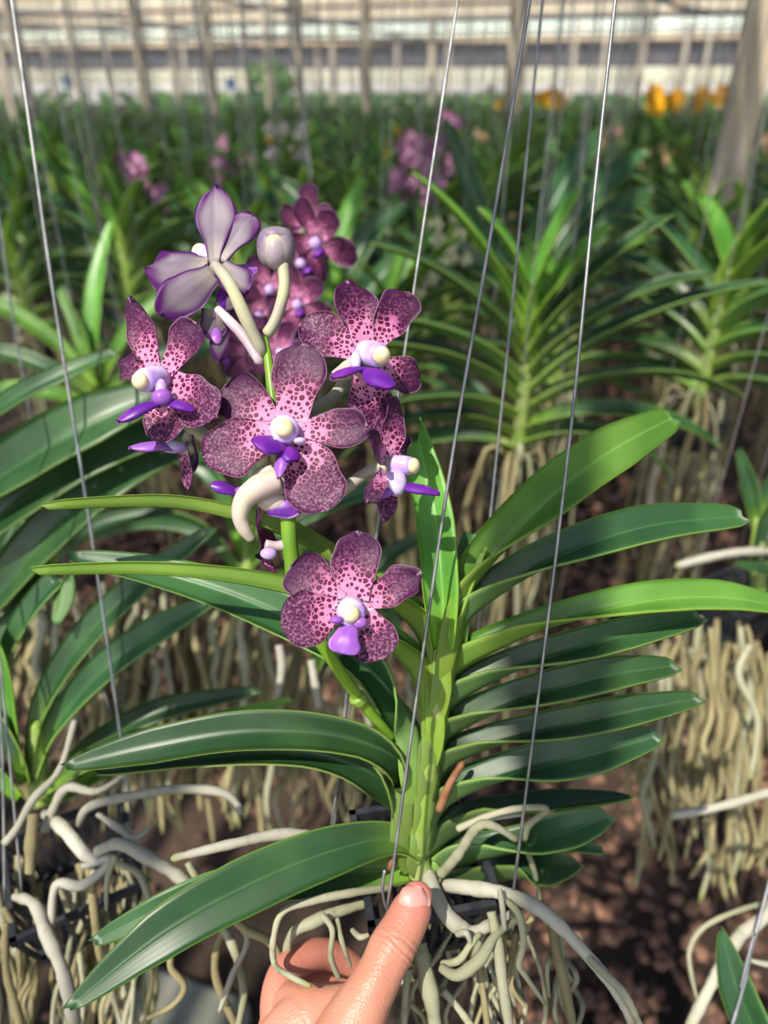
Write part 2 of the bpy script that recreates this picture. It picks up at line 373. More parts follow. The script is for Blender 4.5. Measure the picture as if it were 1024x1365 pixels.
hleaf([(570, 1118, .42), (590, 1078, .416), (650, 1045, .41), (730, 1020, .406), (800, 1002, .404), (878, 980, .405)], [46, 56, 64, 66, 58, 24], [CV(.5, .1, .9), CV(.2, -.78, .5), CV(.05, -.85, .4)], (74, 30, 18), False, tip=.07)
hleaf([(590, 1130, .435), (640, 1100, .445), (740, 1076, .45), (842, 1062, .455)], [24, 22, 20, 10], CV(.1, -.3, 1), (40, 30, 20), False)
hleaf([(578, 1160, .43), (620, 1150, .43), (690, 1132, .428), (760, 1108, .426), (812, 1086, .426)], [30, 44, 60, 54, 22], CV(.2, -.9, .4), (50, 24, 14), False)
hleaf([(600, 1175, .45), (670, 1172, .455), (720, 1162, .46), (773, 1151, .46)], [20, 26, 26, 10], CV(.1, -.8, .6), (40, 24, 14), False)
hleaf([(680, 1130, .47), (740, 1125, .475), (805, 1134, .48)], [14, 22, 9], CV(.1, -.8, .6), (40, 24, 14), False)
# left rank
hleaf([(588, 905, .395), (560, 850, .388), (520, 805, .38), (455, 755, .374), (385, 712, .37), (310, 688, .368), (215, 672, .368), (62, 676, .372)], [44, 56, 50, 44, 40, 34, 30, 20], [CV(-.6, .1, .9), CV(.3, .75, .6), CV(.05, .6, .8), CV(0, .5, .8)], (72, 40, 36), True, tip=.04, uphint=CV(0, 1, .3))
hleaf([(580, 965, .402), (553, 905, .395), (515, 860, .385), (455, 815, .376), (385, 788, .37), (290, 770, .366), (180, 762, .366), (50, 763, .37)], [44, 54, 50, 44, 40, 36, 32, 22], [CV(-.6, .1, .9), CV(.3, .75, .6), CV(.05, .6, .8), CV(0, .55, .8)], (72, 40, 34), True, tip=.035, uphint=CV(0, 1, .3), endw=.8)
hleaf([(576, 1020, .41), (555, 965, .408), (505, 905, .405), (430, 850, .404), (330, 800, .408), (210, 762, .414), (92, 741, .42)], [44, 60, 74, 74, 62, 44, 18], [CV(.5, .7, -.4), CV(.4, .8, -.4), CV(.15, .8, -.4)], (72, 30, 14), False, tip=.08, uphint=(0, 0, 1))
hleaf([(572, 1075, .416), (556, 1035, .41), (512, 1000, .402), (430, 978, .392), (320, 975, .386), (200, 995, .382), (86, 1022, .38)], [44, 54, 60, 60, 56, 48, 14], [CV(.4, .8, -.4), CV(.1, .85, -.42), CV(-.15, .85, -.42)], (72, 30, 14), False, tip=.1, uphint=(0, 0, 1))
hleaf([(568, 1110, .42), (550, 1070, .415), (500, 1030, .408), (410, 1008, .402), (290, 1008, .398), (128, 1030, .395)], [40, 50, 50, 44, 38, 12], [CV(.3, .7, -.6), CV(.1, .6, -.7)], (72, 40, 24), False, tip=.1, uphint=(0, 0, 1))
hleaf([(556, 1140, .42), (520, 1118, .412), (440, 1135, .395), (330, 1180, .378), (215, 1245, .362), (90, 1345, .35)], [30, 44, 66, 74, 66, 16], [CV(0, .9, -.4), CV(-.35, .85, -.3), CV(-.6, .72, -.2)], (50, 14, 10), False, tip=.14, uphint=(0, 0, 1), sheath=False)
hleaf([(552, 1160, .43), (500, 1160, .425), (400, 1168, .41), (300, 1180, .40), (215, 1212, .392), (124, 1256, .39)], [26, 50, 58, 44, 40, 16], [CV(0, 1, -.4), CV(-.3, .85, -.35)], (40, 16, 10), False, tip=.08, uphint=(0, 0, 1), sheath=False)
make('dry_flower_stalk', tube([P(520, 1160, .41), P(530, 1090, .42), P(505, 1050, .43)], [.0022, .0018, .0012], 10, 6, .3), 'twig', hero)
make('dry_flower_stalk', tube([P(585, 1080, .405), P(600, 1045, .40), P(618, 1015, .40)], [.0022, .0022, .0018], 10, 6, .3), 'twig', hero)

# flower spike
sp = [P(524, 985, .405), P(490, 945, .392), P(440, 875, .372), P(400, 800, .357), P(388, 740, .352), P(384, 690, .35), P(376, 610, .352), P(364, 530, .356), P(357, 475, .36), P(352, 448, .362)]
make('flower_stem', tube(sp, [.0028, .0030, .0034, .0038, .0040, .0038, .0032, .0028, .0022, .0016], 40, 10, .06), 'stem', hero)
make('flower_stem_node', tube([P(475, 928, .386), P(483, 938, .389)], [.0046, .0042], 4, 10), 'cane', hero)

def fl(center, d, n, pets, lip=None, col=None, ped=None, pr=.0024, pmat='pedicel', back=False, side=None, label=None):
    """flower seen at center; pets: (bx, by, tx, ty, widthpx, kind-dict); n = facing in camera axes"""
    C0 = P(center[0], center[1], d); N = CV(*n)
    def on(x, y, off=0):
        r = ray(x, y); dn = r.dot(N)
        if abs(dn) < .35: return P(x, y, d+off)
        k = (C0-CAM).dot(N)/dn; k = max(min(k, d+.035), d-.035); return CAM+r*(k+off)
    gs = []
    if ped: gs.append(withmat(tube([P(*p) for p in ped], [pr*.75, pr, pr*1.05, pr*.9], 18, 10, .08), 0))
    gs.append(withmat(blob(C0-N*.003, .0036), 0))
    f = make('flower', join(gs), [pmat], hero, C0)
    if label: f['label'] = label
    for i, p in enumerate(pets):
        k = dict(p[5]) if len(p) > 5 else {}
        off = k.pop('off', 0); boff = k.pop('boff', 0); nn = k.pop('n', None); kind = k.pop('kind', 'petal')
        nv = CV(*nn) if nn else N
        k.setdefault('seed', i+center[0]*.37)
        k.setdefault('cup', .12); k['ruf'] = k.get('ruf', .02)*1.5+.012; k['claw'] = min(.85, k.get('claw', .34)+.10)
        g = petal(on(p[0], p[1], boff), on(p[2], p[3], off), nv*(-1 if back else 1), W(p[4], d), **k)
        make(kind, g, ['sepal' if kind == 'sepal' else 'petal', 'petal_back'], f, C0)
    return f, C0, N, on
def column_(f, a, b, r, capr=None):
    A, B = V(a), V(b); D = (B-A).normalized()
    make('column', tube([A, A.lerp(B, .5), B], [r*.95, r, r*.85], 8, 12), 'column', f)
    X = D.orthogonal().normalized(); make('anther_cap', blob(B+D*(r*.1), (capr or r*.82), (X, D.cross(X), D), 14, 8, (1, 1, .75)), 'anther', f)
def lip_(f, base, tips, nrm, w, mt='lip', **k):
    """midlobe from base to each tip with a raised ridge"""
    for t, ww, mm in tips:
        g = petal(base, t, nrm, ww, **{**dict(claw=.45, peak=.5, bow=.12, cup=-.45, ruf=.03, thick=.0016, nu=16, nv=11, round_=1.6), **k})
        make('lip', g, [mm, mm], f)
def lobe_(f, c, r, ax=None, mt='column', sq=(1, .6, 1.2)):
    make('lip_side_lobe', blob(c, r, ax, 12, 8, sq), mt, f)
CAX = (RT, UP, -FW)

# F1: central flower facing the viewer
f, c, N, on = fl((380, 576), .34, (-.08, .12, 1), [
    (388, 562, 406, 461, 74, dict(claw=.46, peak=.62, bow=.03, curl=.04)),
    (368, 566, 300, 515, 70, dict(claw=.34, peak=.72, round_=3.4, off=.003, boff=.002, twist=.1)),
    (396, 574, 493, 569, 54, dict(claw=.30, peak=.62, off=-.003, twist=-.1)),
    (370, 576, 269, 608, 80, dict(claw=.36, peak=.58, off=-.002, kind='sepal', cup=.06)),
    (393, 584, 434, 681, 86, dict(claw=.36, peak=.58, off=-.002, kind='sepal', cup=.06))],
    ped=[(382, 585, .345), (375, 600, .355), (380, 640, .358), (384, 660, .352)], label='largest, central flower of the cluster')
column_(f, c+N*.001, P(379, 571, .331), .0070, .0044)
lip_(f, P(384, 594, .334), [(P(336, 585, .326), W(48, .33), 'lip'), (P(386, 614, .327), W(34, .33), 'lip'), (P(370, 636, .326), W(20, .33), 'lip_pink')], CV(0, .8, .6), 0)
lobe_(f, P(363, 588, .333), .0030, CAX); lobe_(f, P(400, 588, .333), .0030, CAX)
# F2: lowest flower
f, c, N, on = fl((468, 813), .33, (.02, .05, 1), [
    (470, 800, 478, 710, 68, dict(claw=.48, peak=.6, curl=-.05)),
    (455, 803, 388, 754, 66, dict(claw=.34, peak=.72, round_=3.2, off=.003)),
    (481, 804, 560, 767, 50, dict(claw=.34, peak=.62, round_=1.6, off=.002, ruf=.05, twist=.25)),
    (456, 812, 374, 832, 76, dict(claw=.36, peak=.6, kind='sepal', off=-.002, cup=.06)),
    (480, 816, 510, 879, 66, dict(claw=.42, peak=.6, kind='sepal', off=-.002, round_=3, cup=.08))],
    ped=[(468, 818, .335), (450, 822, .345), (420, 820, .355), (404, 808, .357)], label='lowest flower, apart from the cluster')
column_(f, c+N*.001, P(468, 818, .322), .0066, .0040)
lip_(f, P(466, 832, .324), [(P(456, 871, .318), W(46, .32), 'lip_pink')], CV(0, .55, .85), 0, claw=.5, peak=.75, cup=-.3, round_=3)
lobe_(f, P(449, 826, .323), .0032, CAX, 'lip_pink'); lobe_(f, P(480, 830, .323), .0034, CAX, 'lip_pink', (1, .8, .7))
# F3: upper right flower facing right
f, c, N, on = fl((490, 474), .352, (.35, .1, .92), [
    (486, 462, 466, 376, 58, dict(claw=.34, peak=.7, round_=3, ruf=.04)),
    (499, 462, 541, 390, 54, dict(claw=.34, peak=.7, round_=3.2, ruf=.04)),
    (482, 470, 400, 434, 60, dict(claw=.42, peak=.58, kind='sepal', off=.012, cup=.12)),
    (508, 484, 560, 508, 48, dict(claw=.4, peak=.62, round_=2.4, ruf=.07, off=.004)),
    (488, 496, 500, 580, 66, dict(claw=.45, peak=.5, kind='sepal', off=.004))],
    ped=[(482, 485, .36), (462, 505, .368), (438, 535, .37), (372, 566, .36)], pr=.0032, label='upper right flower of the cluster')
column_(f, P(487, 470, .35), P(508, 474, .338), .0062, .0044)
lip_(f, P(487, 489, .342), [(P(524, 515, .332), W(44, .34), 'lip'), (P(441, 503, .334), W(20, .34), 'lip')], CV(.1, .85, .5), 0)
lobe_(f, P(474, 482, .342), .0036, CAX, 'column', (.7, 1.4, .7))
make('lip_spur', tube([P(480, 484, .348), P(463, 494, .352), P(440, 505, .355)], [.005, .0046, .002], 10, 10), 'ivory', f)
# F4: left flower facing left
f, c, N, on = fl((212, 510), .352, (-.35, .1, .92), [
    (208, 496, 173, 398, 46, dict(claw=.4, peak=.55, round_=1.8, ruf=.03)),
    (220, 497, 264, 433, 60, dict(claw=.34, peak=.74, round_=3.4)),
    (202, 498, 160, 484, 42, dict(claw=.34, peak=.7, round_=3, ruf=.12)),
    (222, 506, 291, 556, 66, dict(claw=.4, peak=.6, kind='sepal', cup=.08)),
    (219, 530, 222, 590, 62, dict(claw=.6, peak=.5, kind='sepal', off=.002))],
    ped=[(222, 530, .36), (250, 566, .365), (285, 588, .368), (372, 600, .36)], pr=.0030, label='left flower of the cluster')
column_(f, P(214, 503, .35), P(188, 508, .338), .0060, .0042)
lip_(f, P(220, 535, .342), [(P(156, 561, .332), W(32, .34), 'lip'), (P(259, 548, .338), W(24, .34), 'lip')], CV(-.1, .85, .5), 0)
lobe_(f, P(216, 530, .339), .0046, CAX, 'lip_pink', (1.1, .9, .8)); lobe_(f, P(215, 520, .340), .0034, CAX, 'column', (.8, 1.6, .7))
# F5: topmost flower seen from behind
f, c, N, on = fl((285, 354), .362, (-.2, .15, .95), [
    (286, 350, 288, 249, 54, dict(claw=.26, peak=.62, round_=1.9)),
    (278, 350, 198, 358, 56, dict(claw=.34, peak=.7, round_=2.6, ruf=.06, n=(-.2, .4, .9))),
    (292, 346, 336, 286, 42, dict(claw=.4, peak=.66, round_=3.4, off=.003)),
    (284, 362, 212, 420, 54, dict(claw=.4, peak=.55, kind='sepal', off=-.006, round_=2, n=(.1, -.3, .9))),
    (294, 356, 332, 388, 44, dict(claw=.5, peak=.6, kind='sepal', off=.004))],
    ped=[(286, 352, .355), (306, 378, .350), (328, 425, .352), (352, 474, .36)], pr=.0031, back=True, label='topmost flower, seen from behind')
column_(f, P(284, 348, .368), P(267, 336, .374), .0052)
lip_(f, P(300, 362, .368), [(P(344, 358, .372), W(30, .37), 'lip_pink')], CV(0, .5, .8), 0)
lip_(f, P(300, 380, .372), [(P(296, 414, .37), W(20, .37), 'lip')], CV(.4, .2, .8), 0)
# F9: half-hidden flower under it
f, c, N, on = fl((290, 420), .37, (0, -.3, .9), [
    (284, 412, 284, 452, 36, dict(claw=.7, peak=.5)), (294, 418, 292, 482, 26, dict(claw=.5, peak=.5, kind='sepal', off=.004)),
    (290, 410, 318, 398, 22, dict(claw=.5, off=.006))],
    ped=[(290, 412, .365), (306, 428, .362), (326, 450, .36), (348, 486, .358)], pr=.0026, pmat='pedicel_mauve', back=True, label='half-hidden flower behind the left one')
lip_(f, P(288, 436, .365), [(P(290, 458, .362), W(16, .36), 'lip_pink')], CV(.2, .2, .9), 0)
# F6: right flower in profile
f, c, N, on = fl((520, 622), .345, (.93, .1, .35), [
    (519, 612, 528, 530, 40, dict(claw=.5, peak=.45, n=(.6, .1, .8), round_=1.8)),
    (524, 610, 545, 584, 22, dict(claw=.5, off=.01, n=(.6, .1, .8), ruf=.1)),
    (515, 612, 492, 582, 36, dict(claw=.6, off=-.008, n=(.55, .2, .8))),
    (517, 630, 513, 694, 38, dict(claw=.7, peak=.4, n=(.6, -.1, .8), kind='sepal', round_=1.7)),
    (513, 630, 489, 672, 24, dict(claw=.6, off=-.01, n=(.1, .2, 1), kind='sepal'))],
    ped=[(516, 620, .35), (490, 630, .355), (450, 658, .358), (386, 694, .352)], pr=.0030, label='right flower of the cluster, in profile')
column_(f, P(524, 620, .344), P(550, 621, .340), .0048, .0038)
lobe_(f, P(528, 642, .340), .0055, CAX, 'column', (.9, 1.3, .8))
lip_(f, P(528, 648, .342), [(P(586, 656, .334), W(24, .34), 'lip'), (P(504, 662, .334), W(20, .34), 'lip_pink')], CV(.1, .8, .6), 0)
# F7: nodding flower below the centre
f, c, N, on = fl((350, 655), .352, (.1, -.75, .6), [
    (346, 675, 356, 745, 30, dict(claw=.4, peak=.55, n=(.75, .1, .6), ruf=.08)),
    (350, 740, 368, 766, 14, dict(claw=.8, peak=.3, n=(.6, .1, .8), kind='sepal', round_=1.2))],
    ped=[(350, 652, .35), (378, 640, .352), (384, 668, .352), (386, 680, .351)], label='nodding flower under the central one')
make('lip_spur', tube([P(372, 640, .342), P(345, 650, .340), P(326, 666, .340), P(320, 688, .340), P(326, 706, .342), P(336, 720, .345)], [.0055, .0062, .0048, .0036, .0032, .002], 26, 12, .06), 'ivory', f)
make('column', join([blob(P(362, 640, .345), .0085, CAX, 14, 9, (1.2, .9, .6)), blob(P(362, 668, .346), .0062, CAX, 14, 9, (1.2, .8, .6))]), 'ivory', f)
lip_(f, P(318, 656, .346), [(P(280, 645, .344), W(22, .345), 'lip')], CV(.2, .5, .8), 0)
lobe_(f, P(323, 654, .345), .0036, CAX, 'lip_pink')
lip_(f, P(356, 680, .345), [(P(408, 668, .345), W(36, .345), 'lip')], CV(0, .3, .95), 0)
make('pedicel', tube([P(354, 725, .348), P(368, 728, .35), P(386, 725, .352)], [.0022, .0024, .003], 10, 10), 'pedicel_mauve', f)
lobe_(f, P(358, 738, .344), .0036, CAX, 'column', (1.1, .8, .8))
# F8: lower left flower in profile
f, c, N, on = fl((243, 598), .366, (-.9, .05, .4), [
    (244, 590, 251, 652, 22, dict(claw=.7, peak=.5, n=(-.6, 0, .8), kind='sepal', round_=1.4)),
    (250, 576, 258, 628, 24, dict(claw=.6, peak=.5, n=(.5, .1, -.8), off=.006))],
    ped=[(246, 596, .366), (252, 580, .368), (262, 572, .37), (282, 586, .372)], pr=.0024, label='small flower in profile below the left one')
lobe_(f, P(232, 596, .362), .0046, CAX, 'column', (1.4, .7, .8))
lip_(f, P(240, 598, .362), [(P(172, 596, .356), W(26, .36), 'lip_pink')], CV(0, .8, .55), 0)
# bud
b0 = P(368, 333, .36)
bud = make('flower_bud', join([tube([P(377, 352, .36), P(379, 385, .36), P(368, 425, .361), P(354, 448, .362)], [.0030, .0028, .0028, .0028], 16, 10, .05)]), 'pedicel', hero, b0)
bax = (RT, FW, UP)
make('bud_sepal', blob(b0, .0088, bax, 18, 12, (.80, .92, 1.10)), 'bud', bud)
for k in (-1, 1): make('bud_sepal', blob(P(368+k*10, 330, .361), .0088, bax, 16, 12, (.66, .86, 1.08)), 'bud_mauve', bud)
make('bud_sepal', blob(P(368, 318, .360), .0088, bax, 16, 12, (.95, .8, .62)), 'bud_mauve', bud)
# ------------------------------------------------------------------ roots
def root(pts, r, parent, mt='root', seed=0, n=None, seg=8, jit=.22):
    rr = [W(a, p[2])/2 for a, p in zip(r if isinstance(r, list) else [r]*len(pts), pts)]
    return make('root', tube([P(*p) for p in pts], rr, n or 8*len(pts), seg, jit, seed), mt, parent)
hr = [
 ([(566, 1155, .425), (582, 1195, .41), (600, 1225, .402), (628, 1242, .40), (655, 1232, .402), (690, 1215, .41)], [20, 24, 23, 19, 15, 10], 'root_white'),
 ([(590, 1180, .425), (625, 1183, .41), (680, 1193, .40), (730, 1220, .395), (780, 1270, .392), (820, 1320, .392), (845, 1370, .395)], [16, 18, 19, 19, 16, 14, 12], 'root_white'),
 ([(772, 1262, .393), (800, 1292, .388), (832, 1325, .388), (856, 1372, .39)], [9, 11, 11, 9], 'root'),
 ([(588, 1165, .42), (610, 1140, .412), (634, 1105, .405), (655, 1100, .405), (690, 1120, .408)], [14, 15, 14, 12, 9], 'root'),
 ([(610, 1105, .43), (650, 1088, .425), (690, 1078, .42), (728, 1078, .42), (705, 1100, .42), (700, 1120, .42)], [9, 9, 9, 8, 8, 6], 'root'),
 ([(600, 1120, .44), (640, 1095, .435), (700, 1085, .43)], [8, 8, 5], 'root_white'),
 ([(560, 1258, .395), (566, 1290, .39), (575, 1330, .388), (582, 1380, .388)], [20, 20, 21, 20], 'root'),
 ([(655, 1215, .395), (664, 1260, .39), (670, 1310, .388), (680, 1375, .388)], [12, 15, 15, 14], 'root'),
 ([(675, 1200, .392), (692, 1220, .388), (698, 1255, .388), (692, 1285, .39), (700, 1300, .392), (728, 1340, .40)], [8, 10, 9, 9, 8, 6], 'root'),
 ([(666, 1185, .392), (670, 1210, .388), (673, 1240, .39)], [7, 8, 6], 'root_white'),
 ([(588, 1290, .392), (610, 1300, .385), (640, 1278, .384), (662, 1245, .39), (690, 1225, .40)], [12, 15, 15, 12, 10], 'root'),
 ([(590, 1285, .397), (612, 1280, .39), (628, 1258, .39), (640, 1245, .395)], [9, 11, 9, 7], 'root'),
 ([(610, 1245, .394), (622, 1244, .388), (629, 1262, .39)], [8, 8, 5], 'root_white'),
 ([(735, 1230, .42), (742, 1270, .42), (752, 1310, .42), (765, 1375, .42)], [12, 14, 14, 12], 'root_tan'),
 ([(700, 1130, .45), (712, 1160, .45), (720, 1200, .45)], [7, 8, 5], 'root'),
 ([(545, 1290, .40), (540, 1330, .40), (538, 1380, .40)], [10, 11, 10], 'root'),
 ([(640, 1290, .42), (645, 1330, .42), (652, 1385, .42)], [9, 9, 8], 'root_tan'),
 ([(590, 1320, .41), (612, 1345, .41), (640, 1385, .41)], [10, 10, 9], 'root'),
 ([(520, 1140, .43), (450, 1120, .42), (380, 1112, .415), (310, 1125, .41), (228, 1145, .41)], [10, 13, 15, 14, 10], 'root_white'),
 ([(520, 1183, .42), (470, 1190, .405), (420, 1200, .395), (378, 1215, .388), (365, 1250, .385), (366, 1285, .385), (385, 1300, .365), (415, 1315, .36)], [10, 11, 11, 10, 9, 8, 8, 6], 'root'),
 ([(500, 1200, .42), (450, 1215, .41), (420, 1228, .405), (390, 1245, .405), (380, 1280, .41)], [12, 15, 16, 13, 10], 'root'),
 ([(430, 1220, .40), (443, 1240, .39), (441, 1275, .39), (452, 1305, .392)], [7, 8, 8, 7], 'root'),
 ([(450, 1225, .40), (456, 1255, .39), (468, 1290, .392)], [6, 7, 5], 'root'),
 ([(470, 1240, .385), (480, 1249, .375), (492, 1246, .375)], [8, 8, 6], 'root'),
 ([(300, 1215, .42), (330, 1240, .42), (360, 1255, .415), (378, 1285, .415)], [10, 13, 14, 10], 'root_tan'),
]
for i, (p, r, mt) in enumerate(hr): root(p, r, hero, mt, i)
for i in range(34):
    x = 500+R.random()*250; y = 1215+R.random()*60; d = .42+R.random()*.05; pts = [(x, y, d)]
    for k in range(R.randint(3, 5)):
        x += R.uniform(-28, 28); y += R.uniform(25, 60); pts.append((x, y, d+R.uniform(-.01, .02)))
    root(pts, [R.uniform(5, 10)]*2+[7]*(len(pts)-3)+[4], hero, R.choice(['root', 'root_tan', 'root']), i+50, seg=6)

# ------------------------------------------------------------------ baskets
def basket_geo(c, s, h, yaw=0, n=4):
    """slatted square basket: rim bars, base bars, side slats"""
    X = V((math.cos(yaw), math.sin(yaw), 0)); Y = V((-X.y, X.x, 0)); Z = V((0, 0, 1)); g = []; c = V(c)
    for zz, ss in ((0, s), (-h, s*.78)):
        for k in (-1, 1):
            g.append(box(c+Z*zz+Y*(k*ss/2), (ss+.004, .004, .006), (X, Y, Z))); g.append(box(c+Z*zz+X*(k*ss/2), (.004, ss+.004, .006), (X, Y, Z)))
    for k in range(-n, n+1):
        q = k/n*s/2
        for sd in (-1, 1):
            a, b = (X, Y) 
            for (u, v) in ((X, Y), (Y, X)):
                p1 = c+u*q+v*(sd*s/2); p2 = c+u*(q*.78)+v*(sd*s*.39)-Z*h; m = (p1+p2)/2; D = (p1-p2)
                g.append(box(m, (.003, .003, D.length), (u, D.normalized().cross(u), D.normalized())))
        g.append(box(c-Z*h+X*(q*.78), (.003, s*.78, .003), (X, Y, Z)))
    return join(g)
ZR = .955
cor = [PZ(440, 1105, ZR), PZ(515, 1215, ZR), PZ(685, 1185, ZR), PZ(612, 1078, ZR)]
bc = sum(cor, V((0, 0, 0)))/4; bx = (cor[2]-cor[1]+cor[3]-cor[0])/2; byaw = math.atan2(bx.y, bx.x)
bk = empty('hanging_basket', bc, 'small black plastic basket in the hand, its wires rising past the purple flowers', 'basket')
flatshade(make('basket_frame', basket_geo(bc, .072, .045, byaw), 'plastic', bk))
tops = [P(611, -5, .44), P(707, -5, .335), P(821, -5, .355), P(724, -5, .45)]
for a, b in zip(cor, tops):
    dirn = (b-a).normalized(); e = a+dirn*((2.58-a.z)/dirn.z)
    mid = a.lerp(b, .5)+V((.0008, 0, 0))
    if a is cor[1]: a = P(515, 1215, .384); mid = P(598, 640, .352)
    if a is cor[2]: a = P(685, 1185, .398); mid = P(758, 600, .365)
    make('hanging_wire', tube([a-V((0, 0, .004)), mid, b, b.lerp(e, .5), e], [.00085]*2, 30, 6), 'wire', bk)
make('hanging_wire', tube([P(513, 1160, .385), P(510, 1185, .388), P(515, 1213, .395)], [.0009]*2, 10, 6), 'wire', bk)

# ================================================================== HAND
def hand():
    ob = empty('person', P(430, 1365, .36), 'bare left hand reaching in from below, thumb on the basket rim', 'person')
    segs = []
    def chain(pts, r, flat=None, n=24, seg=18): segs.append(tube([P(*p) for p in pts], r, n, seg, flat=flat))
    # thumb
    chain([(555, 1196, .383), (550, 1210, .38), (538, 1236, .375), (522, 1264, .369), (505, 1300, .362), (478, 1352, .355), (450, 1410, .35)], [.0076, .0100, .0108, .0112, .0118, .0112, .0122, .0150, .0180], None, 40)
    segs.append(blob(P(556, 1196, .383), .0083, CAX, 18, 12, (1.02, 1, .8)))
    # thumb base, palm and web
    chain([(478, 1345, .362), (440, 1350, .368), (405, 1345, .375), (385, 1335, .385)], [.012, .0120, .012, .011])
    chain([(425, 1350, .37), (400, 1400, .365), (385, 1470, .36), (370, 1560, .355)], [.016, .024, .026, .024], RT, 24, 20)
    chain([(450, 1400, .36), (430, 1450, .355), (400, 1540, .35)], [.018, .02, .022])
    chain([(385, 1350, .385), (372, 1420, .39), (372, 1500, .38)], [.013, .017, .02])
    chain([(402, 1340, .39), (385, 1420, .405), (380, 1500, .39)], [.011, .017, .02])
    # fingers: index, middle, ring, little curl behind the basket
    chain([(378, 1370, .385), (374, 1330, .392), (382, 1296, .402), (408, 1276, .412), (438, 1272, .422), (468, 1286, .428), (484, 1300, .43)], [.0120, .0110, .0098, .0088, .0085, .0080, .0070, .005], None, 36)
    chain([(388, 1400, .405), (386, 1350, .413), (400, 1318, .424), (436, 1308, .434), (472, 1318, .44), (490, 1330, .442)], [.0115, .0105, .0095, .0088, .0080, .0070, .005], None, 36)
    chain([(386, 1440, .41), (388, 1392, .422), (408, 1360, .434), (446, 1352, .442), (482, 1364, .445)], [.011, .0100, .0090, .0082, .0070, .005], None, 32)
    chain([(384, 1480, .41), (392, 1432, .425), (414, 1402, .436), (446, 1398, .442), (474, 1410, .444)], [.010, .0090, .0080, .0070, .0062, .0045], None, 32)
    # wrist and forearm
    w0 = P(385, 1500, .365)
    segs.append(tube([w0, w0+V((-.012, -.05, -.05)), w0+V((-.03, -.11, -.10)), w0+V((-.06, -.20, -.17))], [.028, .028, .034, .042], 20, 20, flat=RT))
    vs, fs, _, _ = join(segs); me = bpy.data.meshes.new('tmp'); me.from_pydata([tuple(v) for v in vs], [], fs)
    tmp = link('tmp', me); r = tmp.modifiers.new('r', 'REMESH'); r.mode = 'VOXEL'; r.voxel_size = .0009; r.use_smooth_shade = True
    s = tmp.modifiers.new('s', 'SMOOTH'); s.factor = .6; s.iterations = 14
    dg = bpy.context.evaluated_depsgraph_get(); m2 = bpy.data.meshes.new_from_object(tmp.evaluated_get(dg)); bpy.data.objects.remove(tmp)
    n = len(m2.vertices); co = np.empty(n*3); m2.vertices.foreach_get('co', co); co = co.reshape(-1, 3)
    no = np.empty(n*3); m2.vertices.foreach_get('normal', no); no = no.reshape(-1, 3)
    # creases over the thumb joint, stated as short arcs
    disp = np.zeros(n); A = np.array(P(538, 1236, .375)); J = np.array(P(523, 1262, .369)); ax = (A-J)/np.linalg.norm(A-J)
    rel = co-J; al = rel@ax; near = np.exp(-(np.linalg.norm(rel, axis=1)/.019)**4); camd = np.array(-FW); face = np.clip(no@camd, 0, 1)
    sx = rel@np.array(CV(1, .45, 0))
    for k, (o_, dp, wd) in enumerate(((0, .0011, .0007), (.0026, .0008, .0006), (-.0028, .0008, .0006), (.0050, .0005, .0006), (-.0054, .0005, .0006))):
        disp -= dp*np.exp(-((al-o_-.25*sx*sx/.008*(1 if k % 2 else -1)*.3-.0005*np.sin(sx*900+k))/wd)**2)*near*face
    disp += .0012*np.exp(-(al/.006)**2)*near*face
    rt = np.random.RandomState(3)
    co = co+no*disp[:, None]
    tip = np.array(P(556, 1190, .376)); tint = np.exp(-(np.linalg.norm(co-tip, axis=1)/.013)**2)*.7+np.exp(-(np.linalg.norm(co-np.array(P(410, 1300, .41)), axis=1)/.03)**2)*.5+np.exp(-(np.linalg.norm(co-J, axis=1)/.009)**2)*.35
    at = m2.attributes.new('tint', 'FLOAT', 'POINT'); at.data.foreach_set('value', np.clip(tint, 0, 1))
    w = np.array(worldloc(ob)); m2.vertices.foreach_set('co', (co-w).ravel()); m2.materials.clear(); m2.materials.append(M['skin'])
    m2.update(); h = link('hand', m2, ob); m2.polygons.foreach_set('use_smooth', [True]*len(m2.polygons))
    # nail: follows the rounded tip
    T = (V(P(558, 1182, .378))-V(P(546, 1216, .372))).normalized(); Nn = CV(.22, .42, .88); S = T.cross(Nn).normalized(); Nn = S.cross(T)
    c0 = P(555, 1201, .3725)-Nn*.0008; g, nr, uv = [], [], []
    for i in range(13):
        t = -1+2*i/12; row, nrw, u = [], [], []
        wd = .0083*(1-.16*t*t)*math.sqrt(max(0.02, 1-max(0, abs(t)-.3)**2/.54))
        for j in range(11):
            s_ = -1+2*j/10; row.append(c0+T*(t*.0068)+S*(s_*wd)+Nn*(.0010-.0036*s_*s_-.0016*max(t, 0)**2-.0014*max(-t, 0)**2)); nrw.append((Nn+S*(s_*.6)).normalized()); u.append((s_, t))
        g.append(row); nr.append(nrw); uv.append(u)
    make('thumb_nail', sheet(g, nr, .0010, uv), ['nail', 'nail'], h)
hand()

